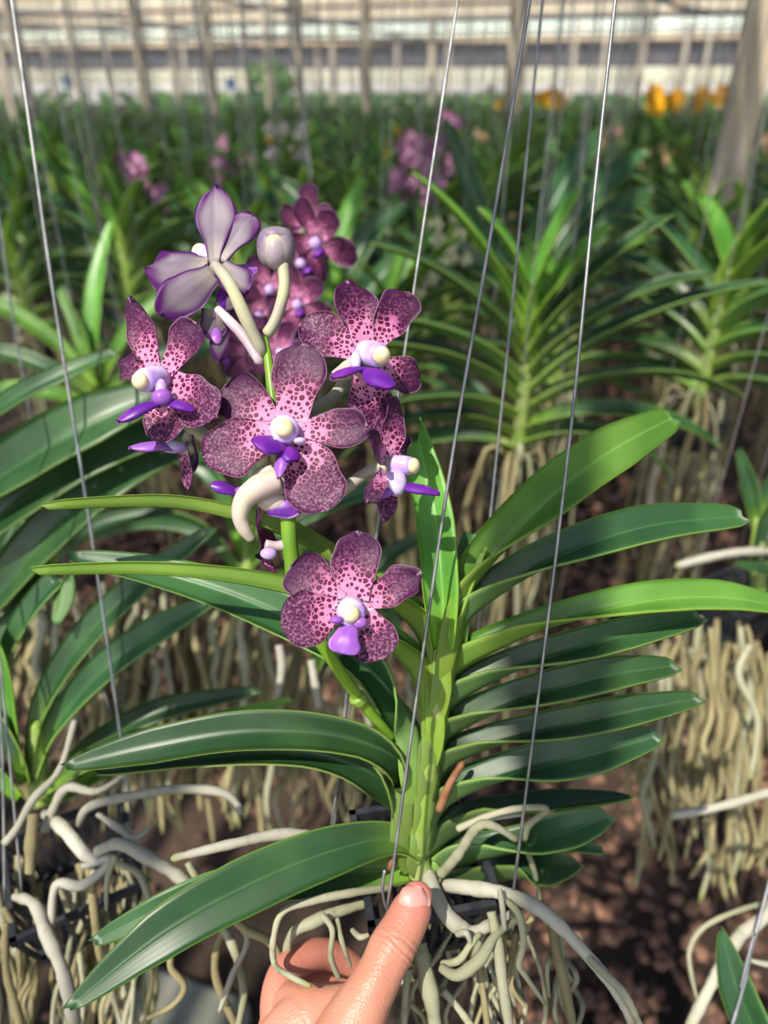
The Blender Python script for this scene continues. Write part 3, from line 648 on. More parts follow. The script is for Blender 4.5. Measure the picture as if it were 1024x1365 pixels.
# ================================================================== PLANTS
def fan_leaves(rng, L=.26, w=.0135, n=14, hst=.16, low=False, up=1.0):
    """leaf geos of a two-ranked strap-leaf plant around the origin, fan in the local XZ plane"""
    out = []
    for i in range(n):
        s = 1 if i % 2 else -1; t = i/(n-1)
        z0 = hst*t; el = math.radians((0+66*t**1.5)*up+rng.uniform(-5, 5)); yo = rng.uniform(-.12, .12)
        LL = L*(.85+.3*math.sin(PI*min(1, t*1.1)))*rng.uniform(.85, 1.1)*(1 if t < .85 else .75); droop = rng.uniform(.7, 1.35)*(1.15-.7*t)
        p = V((0, 0, z0)); pts = [p.copy()]; a = el+.35; K = 5
        for k in range(K):
            p = p+V((math.cos(a)*s, yo+rng.uniform(-.03, .03), math.sin(a)))*(LL/K); pts.append(p.copy()); a -= droop/K*1.1
        yw = V((.15*s, -1, rng.uniform(-.25, .25)))
        kw = dict(n=9, nj=5, thick=.0012) if low else dict(n=16, nj=7, thick=.0014)
        out.append((leaf(pts, [w*.7, w, w*1.05, w, w*.85, w*.5], [yw], (70, 34, 20), uphint=(-s*.5, 0, 1), tip=.12, **kw), t))
    return out
def fan_roots(rng, n=20, L=.45, spread=.06, low=False, r0=.0026):
    out = []
    for i in range(n):
        a = rng.uniform(0, 2*PI); r = rng.uniform(.2, 1)*spread; x, y = math.cos(a)*r, math.sin(a)*r
        LL = L*rng.uniform(.55, 1.1); p = [V((x*.3, y*.3, .0)), V((x*.8, y*.8, .012 if rng.random() < .4 else -.02))]
        k = 6; 
        for j in range(1, k+1):
            x += rng.uniform(-.012, .012); y += rng.uniform(-.012, .012); p.append(V((x, y, -.03-LL*j/k)))
        rr = r0*rng.uniform(.7, 1.35); mt = rng.choice(['root', 'root_tan', 'root_tan'])
        out.append((tube(p, [rr*.9, rr, rr, rr*.9, rr*.6], 20 if not low else 10, 6 if not low else 4, .25, i), mt))
    return out
protos = []
holder = []
for k in range(4):
    rng = random.Random(100+k); e = bpy.data.objects.new('orchid_plant', None); parts = []
    for g, t in fan_leaves(rng, rng.uniform(.20, .25), rng.uniform(.0175, .021), rng.choice([12, 14, 16]), rng.uniform(.10, .15)):
        o = make('leaf', g, ['leaf_young', 'leaf_young_under'] if t > .78 else ['leaf', 'leaf_under']); parts.append(o)
    parts.append(make('cane', tube([V((0, 0, -.02)), V((0, 0, .08)), V((0, 0, .17))], [.008, .008, .004], 8, 8), 'cane'))
    for g, mt in fan_roots(rng, 22, .42, .06): parts.append(make('root', g, mt))
    protos.append(parts)
for pr in protos:
    for o in pr: COL.objects.unlink(o)
lowp = []
for k in range(5):
    rng = random.Random(200+k); gs = []
    for g, t in fan_leaves(rng, rng.uniform(.20, .26), rng.uniform(.015, .018), 12, rng.uniform(.10, .15), True):
        gs.append((g[0], g[1], [m+(2 if t > .8 else 0) for m in g[2]], g[3]))
    for g, mt in fan_roots(rng, 12, .40, .06, True, .003): gs.append(withmat(g, 4))
    o = make('orchid_plant', join(gs), ['leaf', 'leaf_under', 'leaf_young', 'leaf_young_under', 'root_tan']); COL.objects.unlink(o); lowp.append(o.data)
bkm = make('basket_frame', basket_geo((0, 0, 0), .072, .045, .2), 'plastic'); flatshade(bkm); COL.objects.unlink(bkm)
def wirepts(k, top, rng):
    a = .2+PI/4+k*PI/2; r = .050; p = V((math.cos(a)*r, math.sin(a)*r, -.004)); q = V((math.cos(a)*.02+rng.uniform(-.01, .01), math.sin(a)*.02+rng.uniform(-.01, .01), top))
    m = p.lerp(q, .4)+V((rng.uniform(-.004, .004), rng.uniform(-.004, .004), 0)); return [p, m, p.lerp(q, .7), q]
wms = []
for k in range(4):
    rng = random.Random(300+k); o = make('hanging_wire', tube(wirepts(k, 1.66, rng), [.0009]*2, 20, 5), 'wire'); COL.objects.unlink(o); wms.append(o.data)
rng = random.Random(5)
g = join([withmat(basket_geo((0, 0, 0), .072, .045, .2, 2), 0)]+[withmat(tube(wirepts(k, 1.66, rng), [.0011]*2, 4, 4), 1) for k in range(4)])
farb = make('hanging_basket', g, ['plastic', 'wire_dull']); COL.objects.unlink(farb)
ORD = ['nearest', 'second', 'third', 'fourth', 'fifth', 'sixth', 'seventh', 'eighth', 'ninth']
def put_basket(loc, yaw, label):
    e = empty('hanging_basket', loc, label, 'basket'); e.rotation_euler.z = yaw
    o = link('basket_frame', bkm.data, e)
    for wm in wms: link('hanging_wire', wm, e)
    return e
def put_plant(loc, yaw, k, label, sc_=1, roots=True, group=None):
    e = empty('orchid_plant', loc, label, 'orchid', group); e.rotation_euler.z = yaw; e.scale = (sc_,)*3
    for o in protos[k]:
        if o.name.startswith('root') and not roots: continue
        c = o.copy(); COL.objects.link(c); c.parent = e
    return e
BYAW = math.atan2(EA.y, EA.x)

# ---- left neighbour with its own pixel-traced leaves
def px_plant(name_loc, label, leaves, roots_=(), cane=None):
    e = empty('orchid_plant', name_loc, label, 'orchid')
    if cane: make('cane', tube([P(*p) for p in cane], [.009, .008, .005], 12, 8, .1), 'cane', e)
    for L in leaves:
        pts, wpx, side = L[:3]; k = L[3] if len(L) > 3 else {}; yg = k.pop('young', False); fold = k.pop('fold', (60, 26, 14))
        d = [p[2] for p in pts]; ws = [W(a, lin(d, i/(len(wpx)-1)))/2 for i, a in enumerate(wpx)]
        k.setdefault('n', 20); k.setdefault('uphint', CV(0, 1, .5))
        make('leaf', leaf([P(*p) for p in pts], ws, side if isinstance(side, list) else [side], fold, **k), ['leaf_young', 'leaf_young_under'] if yg else ['leaf', 'leaf_under'], e)
    for i, (p, r, mt) in enumerate(roots_): root(p, r, e, mt, i+9)
    return e
sL = CV(.6, -.7, .4)
lr = [
 ([(60, 1085, .53), (85, 1105, .50), (115, 1140, .49), (135, 1150, .49)], [14, 18, 17, 12], 'root_white'),
 ([(130, 1135, .49), (160, 1125, .48), (200, 1145, .475), (240, 1170, .47), (262, 1195, .47)], [14, 17, 18, 17, 14], 'root_white'),
 ([(20, 1195, .50), (45, 1205, .48), (60, 1240, .475), (85, 1300, .47), (100, 1370, .47)], [10, 15, 17, 18, 18], 'root_white'),
 ([(110, 1155, .49), (150, 1145, .485), (110, 1180, .48), (75, 1180, .48), (68, 1240, .48)], [9, 14, 13, 12, 9], 'root_white'),
 ([(100, 960, .52), (80, 1025, .51), (45, 1065, .50), (22, 1105, .50), (5, 1125, .50)], [8, 9, 11, 11, 10], 'root_white'),
 ([(170, 1030, .52), (130, 1055, .51), (90, 1050, .51), (70, 1080, .51), (60, 1110, .51)], [7, 10, 12, 13, 10], 'root_white'),
 ([(105, 1100, .51), (120, 1075, .50), (180, 1060, .50), (240, 1052, .50), (300, 1058, .50), (325, 1085, .50)], [9, 12, 12, 12, 12, 8], 'root_white'),
 ([(130, 1085, .505), (160, 1105, .50), (180, 1117, .50), (205, 1100, .50)], [8, 11, 10, 6], 'root_white'),
 ([(45, 1085, .50), (42, 1120, .495), (40, 1165, .495)], [16, 17, 13], 'root_tan'),
 ([(155, 1140, .48), (145, 1165, .48), (142, 1190, .48), (142, 1215, .48)], [9, 9, 7, 3], 'root'),
 ([(155, 1150, .48), (185, 1165, .48), (200, 1200, .48)], [9, 11, 8], 'root'),
 ([(122, 1170, .50), (124, 1200, .50), (130, 1250, .50), (135, 1290, .50)], [10, 12, 12, 8], 'root_tan'),
 ([(5, 1210, .50), (20, 1240, .50), (26, 1280, .50), (26, 1305, .50)], [8, 8, 8, 5], 'root_tan'),
 ([(8, 1230, .51), (8, 1290, .51), (20, 1340, .51), (30, 1380, .51)], [9, 11, 11, 11], 'root_tan'),
 ([(230, 1265, .45), (228, 1290, .45), (246, 1315, .45), (230, 1340, .45), (195, 1358, .45)], [8, 9, 9, 8, 6], 'root_tan'),
 ([(250, 1150, .46), (290, 1220, .46), (312, 1265, .455), (325, 1320, .455), (315, 1380, .455)], [9, 11, 13, 12, 9], 'root'),
 ([(300, 1215, .45), (330, 1250, .44), (310, 1300, .44), (292, 1350, .44)], [7, 9, 9, 6], 'root_white'),
 ([(300, 1235, .47), (288, 1270, .47), (290, 1310, .47), (318, 1375, .47)], [9, 11, 11, 10], 'root_tan')]
for i in range(48):
    x = R.uniform(-10, 200); y = R.uniform(1140, 1210); d = R.uniform(.52, .60); pts = [(x, y, d)]
    for k in range(5):
        x += R.uniform(-16, 16); y += R.uniform(30, 62); pts.append((x, y, d+R.uniform(-.005, .01)))
    lr.append((pts, [R.uniform(6, 10)]*2+[8, 7, 7, 4], R.choice(['root_tan', 'root', 'root_tan'])))
pl = px_plant(P(55, 1020, .54), 'green orchid at the lower left edge with thick whitish roots looped over its basket', [
    ([(48, 1020, .545), (62, 940, .54), (110, 855, .535), (190, 775, .535), (285, 703, .54)], [30, 44, 46, 42, 14], [CV(.8, .2, .6), CV(.75, -.5, .3), sL]),
    ([(52, 1040, .545), (75, 970, .54), (135, 895, .53), (210, 840, .53), (288, 798, .535)], [30, 42, 46, 44, 14], [CV(.8, .2, .6), CV(.7, -.55, .3), sL]),
    ([(10, 990, .54), (12, 890, .535), (35, 825, .53), (78, 772, .53), (84, 800, .525), (74, 832, .52)], [30, 38, 40, 36, 30, 10], [CV(.8, .2, .6), CV(.75, -.6, .2)]),
    ([(30, 1020, .54), (12, 950, .53), (-5, 880, .52), (-40, 800, .52)], [30, 40, 42, 20], CV(1, .1, .2), dict(young=True)),
    ([(40, 1040, .54), (20, 990, .53), (-20, 940, .53), (-80, 920, .53)], [30, 36, 36, 16], CV(.3, .8, .4)),
    ([(60, 1060, .54), (110, 1020, .53), (180, 990, .53), (250, 985, .53), (300, 1000, .53)], [24, 34, 36, 30, 12], CV(.1, -.9, .4)),
    ([(65, 1050, .545), (130, 990, .56), (220, 945, .57), (345, 920, .58)], [24, 34, 34, 12], CV(.3, -.8, .4)),
    ([(70, 1070, .55), (150, 1020, .60), (260, 970, .62), (388, 932, .63)], [20, 26, 26, 8], CV(.3, -.8, .4), dict(young=True)),
    ([(30, 1060, .53), (-10, 1030, .52), (-60, 1030, .51)], [24, 34, 16], CV(0, .9, .4), dict(young=True))],
    lr, [(55, 1070, .55), (50, 1020, .545), (48, 960, .54)])
pb = empty('hanging_basket', P(60, 1150, .53), 'black plastic basket at the lower left edge under looping whitish roots', 'basket')
flatshade(make('basket_frame', basket_geo(P(95, 1150, .54), .085, .045, .5), 'plastic', pb))
def wire_px(e, a, b, mt='wire', r=.0009, top=2.58, da=None):
    A, B = P(*a), P(*b); D = (B-A).normalized(); E_ = A+D*((top-A.z)/D.z)
    make('hanging_wire', tube([A, A.lerp(B, .33)+V((.001, 0, 0)), A.lerp(B, .66)-V((.001, 0, 0)), B, B.lerp(E_, .5), E_], [r]*2, 30, 6), mt, e)
wire_px(pb, (178, 1105, .52), (15, -5, .50), r=.0012)
wire_px(pb, (6, 1200, .50), (-8, 640, .50))
wire_px(pb, (30, 1200, .50), (-60, 300, .52))
# ---- big-leaved plant off the left edge
pll = px_plant(P(-150, 760, .62), 'dark broad-leaved orchid at the left edge whose long leaves arch behind the lower left flowers', [
    ([(-140, 760, .62), (-60, 680, .60), (40, 610, .58), (130, 560, .575), (215, 525, .58)], [60, 84, 88, 84, 40], [CV(.6, -.7, .3)], dict(n=24)),
    ([(-140, 800, .62), (-60, 740, .60), (40, 660, .59), (140, 600, .59), (250, 570, .60)], [50, 70, 74, 70, 30], [CV(.6, -.7, .3)]),
    ([(-120, 840, .63), (-30, 820, .61), (60, 720, .60), (150, 640, .60), (255, 590, .62)], [50, 70, 74, 70, 30], [CV(.7, -.6, .3)]),
    ([(-130, 640, .66), (-60, 590, .65), (20, 530, .64), (90, 495, .64), (155, 468, .65)], [24, 30, 32, 30, 12], [CV(.5, -.8, .3)]),
    ([(-130, 860, .62), (-60, 900, .60), (10, 850, .60), (60, 740, .62)], [40, 56, 50, 20], [CV(.7, -.6, .3)]),
    ([(-120, 880, .64), (-20, 780, .66), (60, 640, .68), (200, 605, .70), (300, 620, .72)], [36, 40, 40, 36, 14], [CV(.3, -.9, .3)])],
    [], [(-140, 900, .63), (-145, 780, .62), (-140, 640, .64)])
# ---- lower right corner leaf, wire and roots
pr_ = px_plant(P(1040, 1400, .50), 'orchid at the bottom right corner showing one upright pointed leaf beside a dark wire', [
    ([(1030, 1420, .50), (1005, 1370, .50), (980, 1310, .50), (962, 1240, .505)], [50, 56, 46, 10], CV(1, .15, .3), dict(uphint=CV(0, 0, 1), endw=.2, tip=.2)),
    ([(1060, 1400, .50), (1110, 1330, .51), (1170, 1300, .53)], [40, 46, 16], CV(.5, -.8, .3))],
    [([(1050, 1195, .55), (1010, 1230, .54), (985, 1250, .54), (950, 1310, .54), (918, 1372, .54)], [16, 17, 17, 16, 14], 'root_white'),
     ([(1040, 1200, .58), (990, 1212, .57), (940, 1235, .57), (920, 1265, .57), (922, 1300, .57), (932, 1340, .57)], [7, 7, 7, 7, 6, 3], 'root'),
     ([(1060, 1290, .52), (1020, 1285, .52), (1000, 1280, .52)], [8, 8, 4], 'root_white')])
pbr = empty('hanging_basket', P(1090, 1420, .50), 'basket past the bottom right corner, only its dark slanting wires in view', 'basket')
flatshade(make('basket_frame', basket_geo(P(1090, 1430, .52), .075, .045, .1), 'plastic', pbr))
wire_px(pbr, (972, 1380, .47), (1026, 1175, .49), 'wire_dull', .0013, 2.0)
# ---- right edge plant with long curtain of roots
def curtain(parent, n, x0, x1, yt, yb, d0, d1, rpx=(7, 12), mt=('root_tan', 'root_tan', 'root'), lean=0, seed=0):
    rg = random.Random(seed)
    for i in range(n):
        x = rg.uniform(x0, x1); y = yt+rg.uniform(-15, 40); d = rg.uniform(d0, d1); ye = rg.uniform(yb[0], yb[1]); pts = [(x, y, d)]; K = 7
        for k in range(1, K+1):
            x += rg.uniform(-13, 13)+lean/K; pts.append((x, y+(ye-y)*k/K, d+rg.uniform(-.006, .006)))
        w = rg.uniform(*rpx); root(pts, [w*.7, w, w, w*.95, w, w*.9, w*.85, w*.55], parent, rg.choice(mt), i+seed, 22, 6, .3)
        if rg.random() < .45:                                         # forked tip
            q = pts[-3]; root([q, (q[0]+rg.uniform(-16, 16), q[1]+35, q[2]), (q[0]+rg.uniform(-22, 22), q[1]+rg.uniform(70, 100), q[2])], [w*.8, w*.8, w*.5], parent, 'root_tan', i+seed+7, 10, 6, .3)
pe = px_plant(P(1010, 720, .80), 'orchid cut by the right edge with a curtain of tan roots hanging to the gravel', [
    ([(1010, 760, .80), (1030, 700, .79), (1060, 640, .78)], [40, 44, 14], CV(1, .1, .3), dict(uphint=CV(0, 0, 1))),
    ([(1008, 700, .80), (1000, 650, .79), (985, 600, .78)], [20, 24, 8], CV(1, .1, .3), dict(uphint=CV(0, 0, 1))),
    ([(1010, 740, .80), (1030, 760, .78), (980, 750, .77)], [16, 22, 8], CV(0, -.9, .4)),
    ([(1012, 690, .80), (1040, 640, .79), (1090, 600, .78)], [24, 30, 10], CV(.4, -.8, .4))],
    [([(1060, 735, .78), (1000, 735, .78), (950, 742, .78), (900, 755, .78)], [8, 12, 12, 10], 'root_white'),
     ([(1090, 1040, .62), (1030, 1055, .62), (960, 1075, .62), (892, 1088, .62)], [10, 12, 12, 11], 'root_white'),
     ([(1000, 860, .74), (985, 900, .74), (1010, 960, .74), (1000, 1040, .74)], [8, 9, 9, 6], 'root')],
    [(1012, 790, .81), (1010, 740, .80), (1012, 680, .80)])
curtain(pe, 24, 830, 930, 850, (980, 1200), .78, .9, seed=11)
curtain(pe, 20, 915, 1010, 830, (1040, 1210), .80, .95, seed=12, lean=-15)
curtain(pe, 9, 1000, 1060, 850, (1000, 1190), .80, .9, seed=13)
put_basket(P(985, 790, .86), .3, 'black basket at the right edge above the tan root curtain')
# ---- root curtains behind, left of the hand-held plant
pc = px_plant(P(330, 760, .85), 'orchid behind the purple flowers with a dense curtain of straw-coloured roots', [
    ([(330, 760, .85), (390, 700, .85), (470, 660, .85), (560, 640, .86)], [24, 32, 30, 10], CV(.3, -.8, .4)),
    ([(330, 770, .85), (280, 710, .86), (200, 690, .87), (110, 720, .88)], [24, 32, 30, 10], CV(.3, .8, .4)),
    ([(330, 740, .85), (380, 640, .85), (450, 570, .85), (530, 520, .87)], [24, 32, 30, 10], CV(.5, -.8, .3)),
    ([(330, 740, .85), (290, 640, .85), (230, 600, .86), (140, 590, .87)], [24, 32, 30, 10], CV(.4, .8, .3)),
    ([(335, 780, .85), (420, 770, .86), (500, 800, .87), (540, 850, .88)], [24, 30, 28, 10], CV(.2, -.8, .4)),
    ([(330, 720, .85), (335, 630, .86), (330, 520, .87)], [24, 30, 10], CV(1, 0, .3), dict(uphint=CV(0, 0, 1)))], [], [(330, 800, .86), (330, 760, .85), (332, 700, .85)])
curtain(pc, 46, 150, 350, 780, (940, 1130), .82, .98, seed=21)
pc2 = px_plant(P(470, 800, 1.0), 'orchid low behind the flower stem, thin pale roots trailing from its dark basket', [
    ([(470, 800, 1.0), (520, 740, 1.0), (600, 700, 1.0)], [22, 28, 10], CV(.4, -.8, .4)),
    ([(470, 800, 1.0), (430, 740, 1.0), (380, 700, 1.0)], [22, 28, 10], CV(.4, .8, .4))],
    [([(372, 860, .60), (376, 890, .60), (370, 930, .60)], [10, 12, 10], 'root_white'), ([(415, 880, .60), (420, 910, .60), (426, 945, .60)], [10, 11, 9], 'root_white')], [(470, 840, 1.0), (470, 800, 1.0), (472, 760, 1.0)])
curtain(pc2, 34, 340, 560, 830, (950, 1130), .95, 1.15, (5, 9), seed=31)
pc3 = px_plant(P(60, 760, .80), 'orchid hidden behind the broad left leaves, tan roots hanging below it', [
    ([(60, 760, .80), (130, 700, .80), (230, 680, .80)], [26, 32, 10], CV(.4, -.8, .4))], [], [(60, 800, .81), (60, 760, .8), (60, 720, .8)])
curtain(pc3, 40, 0, 180, 790, (900, 1080), .78, .92, seed=41)

# ---- nursery grid
rg = random.Random(77)
M1 = V((.18, .90, .92)); R1 = V((.49, 1.08, .93)); G1 = V((-.44, 1.1, .93))
put_plant(M1+V((0, 0, .0)), BYAW+.25, 1, 'tall green orchid directly behind the hanging wires, right of the flowers', 1.15); put_basket(M1-V((0, 0, .03)), .3, 'basket of the tall green orchid behind the wires')
put_plant(R1, BYAW-.5, 2, 'bushy orchid on the right with tan roots spilling over its basket', 1.2); put_basket(R1-V((0, 0, .03)), .1, 'basket of the bushy orchid on the right')
px_plant(G1, 'yellow-green orchid on the left between two thick wires', [
    ([(130, 525, 1.1), (124, 460, 1.09), (130, 370, 1.09), (149, 292, 1.1)], [24, 32, 30, 8], CV(1, .1, .3), dict(young=True, uphint=CV(0, 0, 1))),
    ([(126, 515, 1.08), (108, 450, 1.07), (78, 385, 1.07)], [20, 24, 8], CV(1, .5, .3), dict(young=True, uphint=CV(0, 0, 1))),
    ([(124, 520, 1.07), (70, 455, 1.06), (0, 408, 1.05), (-40, 395, 1.05)], [22, 28, 26, 8], CV(-.3, .8, -.2), dict(young=True, uphint=CV(0, .4, 1))),
    ([(124, 530, 1.07), (70, 495, 1.05), (0, 470, 1.05), (-60, 480, 1.05)], [22, 28, 26, 8], CV(-.2, .8, -.3), dict(uphint=CV(0, .4, 1))),
    ([(124, 545, 1.07), (70, 525, 1.05), (10, 520, 1.05), (-50, 535, 1.05)], [22, 28, 26, 8], CV(-.1, .8, -.3), dict(uphint=CV(0, .4, 1), young=True)),
    ([(136, 520, 1.1), (165, 455, 1.09), (200, 410, 1.09), (250, 380, 1.1)], [22, 28, 26, 8], CV(.5, -.8, .3), dict(young=True)),
    ([(138, 535, 1.1), (180, 490, 1.09), (230, 470, 1.09), (290, 470, 1.1)], [22, 28, 26, 8], CV(.4, -.8, .3)),
    ([(138, 550, 1.1), (190, 530, 1.09), (250, 525, 1.1)], [20, 26, 8], CV(.3, -.8, .3))], [], [(130, 590, 1.1), (130, 540, 1.1), (130, 500, 1.1)])
px_plant(P(700, 430, 1.55), 'dark orchid with broad leaves sweeping up to the right between the two right-hand wires', [
    ([(700, 420, 1.55), (745, 320, 1.53), (800, 250, 1.52), (862, 200, 1.53)], [30, 44, 44, 12], CV(.6, -.7, .3)),
    ([(705, 430, 1.55), (760, 350, 1.53), (815, 290, 1.52), (870, 250, 1.53)], [30, 44, 44, 12], CV(.6, -.7, .3)),
    ([(698, 410, 1.55), (725, 300, 1.54), (770, 215, 1.54), (800, 175, 1.55)], [30, 42, 40, 12], CV(.75, -.6, .3)),
    ([(690, 420, 1.55), (655, 320, 1.54), (622, 230, 1.54), (592, 158, 1.55)], [24, 34, 30, 8], CV(.7, .5, .3)),
    ([(690, 430, 1.55), (650, 370, 1.54), (610, 330, 1.54), (560, 320, 1.55)], [24, 32, 28, 8], CV(.5, .7, -.2))], [], [(700, 470, 1.55), (698, 430, 1.55), (698, 390, 1.55)])
px_plant(P(445, 430, 1.3), 'fresh green orchid seen between the blurred spike and the cream buds', [
    ([(442, 430, 1.3), (450, 340, 1.29), (468, 280, 1.29), (482, 235, 1.3)], [24, 34, 30, 8], CV(.9, -.2, .3), dict(young=True, uphint=CV(0, 0, 1))),
    ([(448, 430, 1.3), (470, 360, 1.29), (500, 305, 1.29), (542, 272, 1.3)], [26, 38, 38, 14], CV(.7, -.6, .3)),
    ([(450, 440, 1.3), (490, 390, 1.29), (530, 350, 1.29), (575, 335, 1.3)], [26, 36, 34, 10], CV(.6, -.7, .3)),
    ([(440, 420, 1.3), (420, 330, 1.29), (395, 260, 1.29), (360, 240, 1.3)], [24, 34, 30, 8], CV(.7, .5, .1))], [], [(445, 470, 1.3), (445, 430, 1.3), (445, 400, 1.3)])
put_basket(G1-V((0, 0, .03)), .5, 'basket of the yellow-green orchid on the left')
rows = [-.09-.29*k for k in range(0, 24)]+[.20+.29*k for k in range(0, 10)]
nm = 0; nf = 0; farlist = []
for ri, e0 in enumerate(rows):
    f = 1.15+rg.uniform(0, .2) if ri else 1.28
    j = 0
    while f < 8.5:
        e = e0+rg.uniform(-.03, .03); z = .90+rg.uniform(-.05, .04); p = RC(e, f, z); dep = (p-CAM).dot(FW)
        sx = 512+FPX*p.x/dep if dep > .05 else -9999
        mg = 200*2/max(dep, .05) if p.y < 2.7 else 90*2/dep; ok = -mg < sx < 1024+mg and all((p-q).length > .24 for q in (R1, G1, M1))
        if ok:
            side = 'left' if e0 < 0 else 'right'; rn = ri if e0 < 0 else ri-24
            if p.y < 2.7:
                rw = 'in the flowering plant\'s own row' if ri == 0 else 'in the %s row to its %s' % (ORD[rn-1 if e0 < 0 else rn], side) if (rn-1 if e0 < 0 else rn) < 9 else 'far left'
                lb = 'green orchid %s, %s one back' % (rw, ORD[min(j, 8)])
                put_plant(p, BYAW+rg.uniform(-.5, .5)+(PI if rg.random() < .5 else 0), rg.randrange(4), lb, rg.uniform(.95, 1.2)); nm += 1
                put_basket(p-V((0, 0, .03)), rg.uniform(-.3, .3), 'black wire-hung basket of the %s orchid %s' % (ORD[min(j, 8)], rw))
            else: farlist.append(p)
            j += 1
        f += .34+rg.uniform(-.04, .06)+max(0, (f-3)*.03)
farlist.sort(key=lambda p: p.length); keep = farlist[:230]
for p in keep:
    o = bpy.data.objects.new('orchid_plant', rg.choice(lowp)); COL.objects.link(o); o.location = p; o.rotation_euler.z = BYAW+rg.uniform(-.7, .7)+(PI if rg.random() < .5 else 0); s = rg.uniform(.95, 1.2); o.scale = (s, s, s)
    tag(o, 'one of the many blurred strap-leaved orchids filling the rows far behind', 'orchid', 'orchids in the far rows')
    b = bpy.data.objects.new('hanging_basket', farb.data); COL.objects.link(b); b.location = p-V((0, 0, .03)); b.rotation_euler.z = rg.uniform(-.6, .6)
    tag(b, 'one of the many small baskets on thin wires in the far rows', 'basket', 'wire-hung baskets in the far rows')
# the uncountable rest to the far end of the nursery: one carpet of leaves, plus its wires
far_edge = max(p.dot(GA) for p in keep)
def carpet():
    vs, fs, mi = [], [], []; r = random.Random(9)
    f = far_edge-.4
    while f < 34:
        half = f*.72+1
        e = -half*1.1
        while e < half:
            p = RC(e, f, .92+r.uniform(-.05, .08)); sx = 512+FPX*p.x/(p.y*.9)
            if -60 < sx < 1090:
                for q in range(9):
                    a = r.uniform(0, 2*PI); el = r.uniform(.2, 1.3); L = r.uniform(.18, .30)*(1+f*.01); w = .016+f*.0012
                    D = V((math.cos(a)*math.cos(el), math.sin(a)*math.cos(el), math.sin(el))); S = V((-math.sin(a), math.cos(a), 0))*w
                    b = p; m = p+D*(L*.6); t = p+D*L*.95-V((0, 0, L*.18)); n = len(vs)
                    vs += [b-S*.6, b+S*.6, m-S, m+S, t-S*.3, t+S*.3]; fs += [(n, n+1, n+3, n+2), (n+2, n+3, n+5, n+4)]; k = 1 if r.random() < .2 else 0; mi += [k, k]
            e += .30+f*.02
        f += .30+f*.035
    return vs, fs, mi, [(0, .6)]*len(vs)
c = make('orchid_foliage', carpet(), ['leaf', 'leaf_young']); tag(c, 'low green carpet of far orchid leaves reaching to the back of the nursery', 'foliage', kind='stuff')
ws = []; r = random.Random(12)
for i in range(300):
    f = r.uniform(5, 24); half = f*.66; p = RC(r.uniform(-half*1.2, half), f, .95); q = p+V((r.uniform(-.03, .03), 0, 1.63)); ws.append(tube([p, q], [.0009+f*.00004]*2, 1, 3))
c = make('hanging_wires', join(ws), 'wire_dull'); tag(c, 'haze of countless thin vertical wires hanging over the far rows', 'wires', kind='stuff')

# ---- flowering plants behind
def flower_geo(r, seed, mats_per=False):
    """small facing flower in local space, normal = -Y"""
    gs = []; N = V((0, -1, .1)); rr = random.Random(seed)
    for a, w, L in ((90, .62, 1), (18, .62, .95), (162, .62, .95), (-50, .74, 1), (230, .74, 1)):
        t = math.radians(a+rr.uniform(-8, 8)); D = V((math.cos(t), 0, math.sin(t)))
        gs.append(withmat(petal(D*(r*.08), D*(r*L)+V((0, rr.uniform(-.1, .15)*r, 0)), N, r*w, claw=.4, nu=8, nv=6, ruf=.03, seed=seed, thick=.0006), 0))
    gs.append(withmat(blob(V((0, -.12*r, 0)), r*.15, None, 8, 6), 1)); gs.append(withmat(blob(V((0, -.2*r, -.22*r)), r*.2, None, 8, 6, (.8, 1, .5)), 2))
    return join(gs)
def flower_proto(ms, r=.03):
    out = []
    for s in range(2):
        o = make('flower', flower_geo(r, s), ms); COL.objects.unlink(o); out.append(o.data)
    return out
FP = {'spot': flower_proto(['petal', 'column', 'lip'], .034), 'mauve': flower_proto(['pinkf', 'palef', 'lip']), 'orange': flower_proto(['orange', 'orange', 'orange'], .034), 'peach': flower_proto(['peach', 'palef', 'peach']), 'pale': flower_proto(['palef', 'cream', 'palef'], .026), 'magenta': flower_proto(['magenta']*3), 'cream': flower_proto(['cream']*3, .016)}
def flowering(base, spots, kind, label, scale=1, foliage=True, group=None):
    """orchid with a spike through the given world points"""
    e = empty('orchid_plant', base, label, 'orchid', group); c = sum(spots, V((0, 0, 0)))/len(spots); top = max(spots, key=lambda s: s.z)
    if foliage: o = link('leaves', rg.choice(lowp), e); o.rotation_euler.z = rg.uniform(-.6, .6)
    st = V((c.x, c.y, base.z+.1)); s = make('flower_stem', tube([base+V((0, 0, .05)), st.lerp(base, .3), V((c.x, c.y, c.z)), top], [.004, .0035, .002], 10, 5), 'stem', e)
    for i, p in enumerate(spots):
        f = link('flower', rg.choice(FP[kind]), e); f.location = p-base; f.scale = (scale*rg.uniform(.75, 1.15),)*3; f.rotation_euler = (rg.uniform(-.3, .3), rg.uniform(-.5, .5), rg.uniform(-.8, .8))
    return e
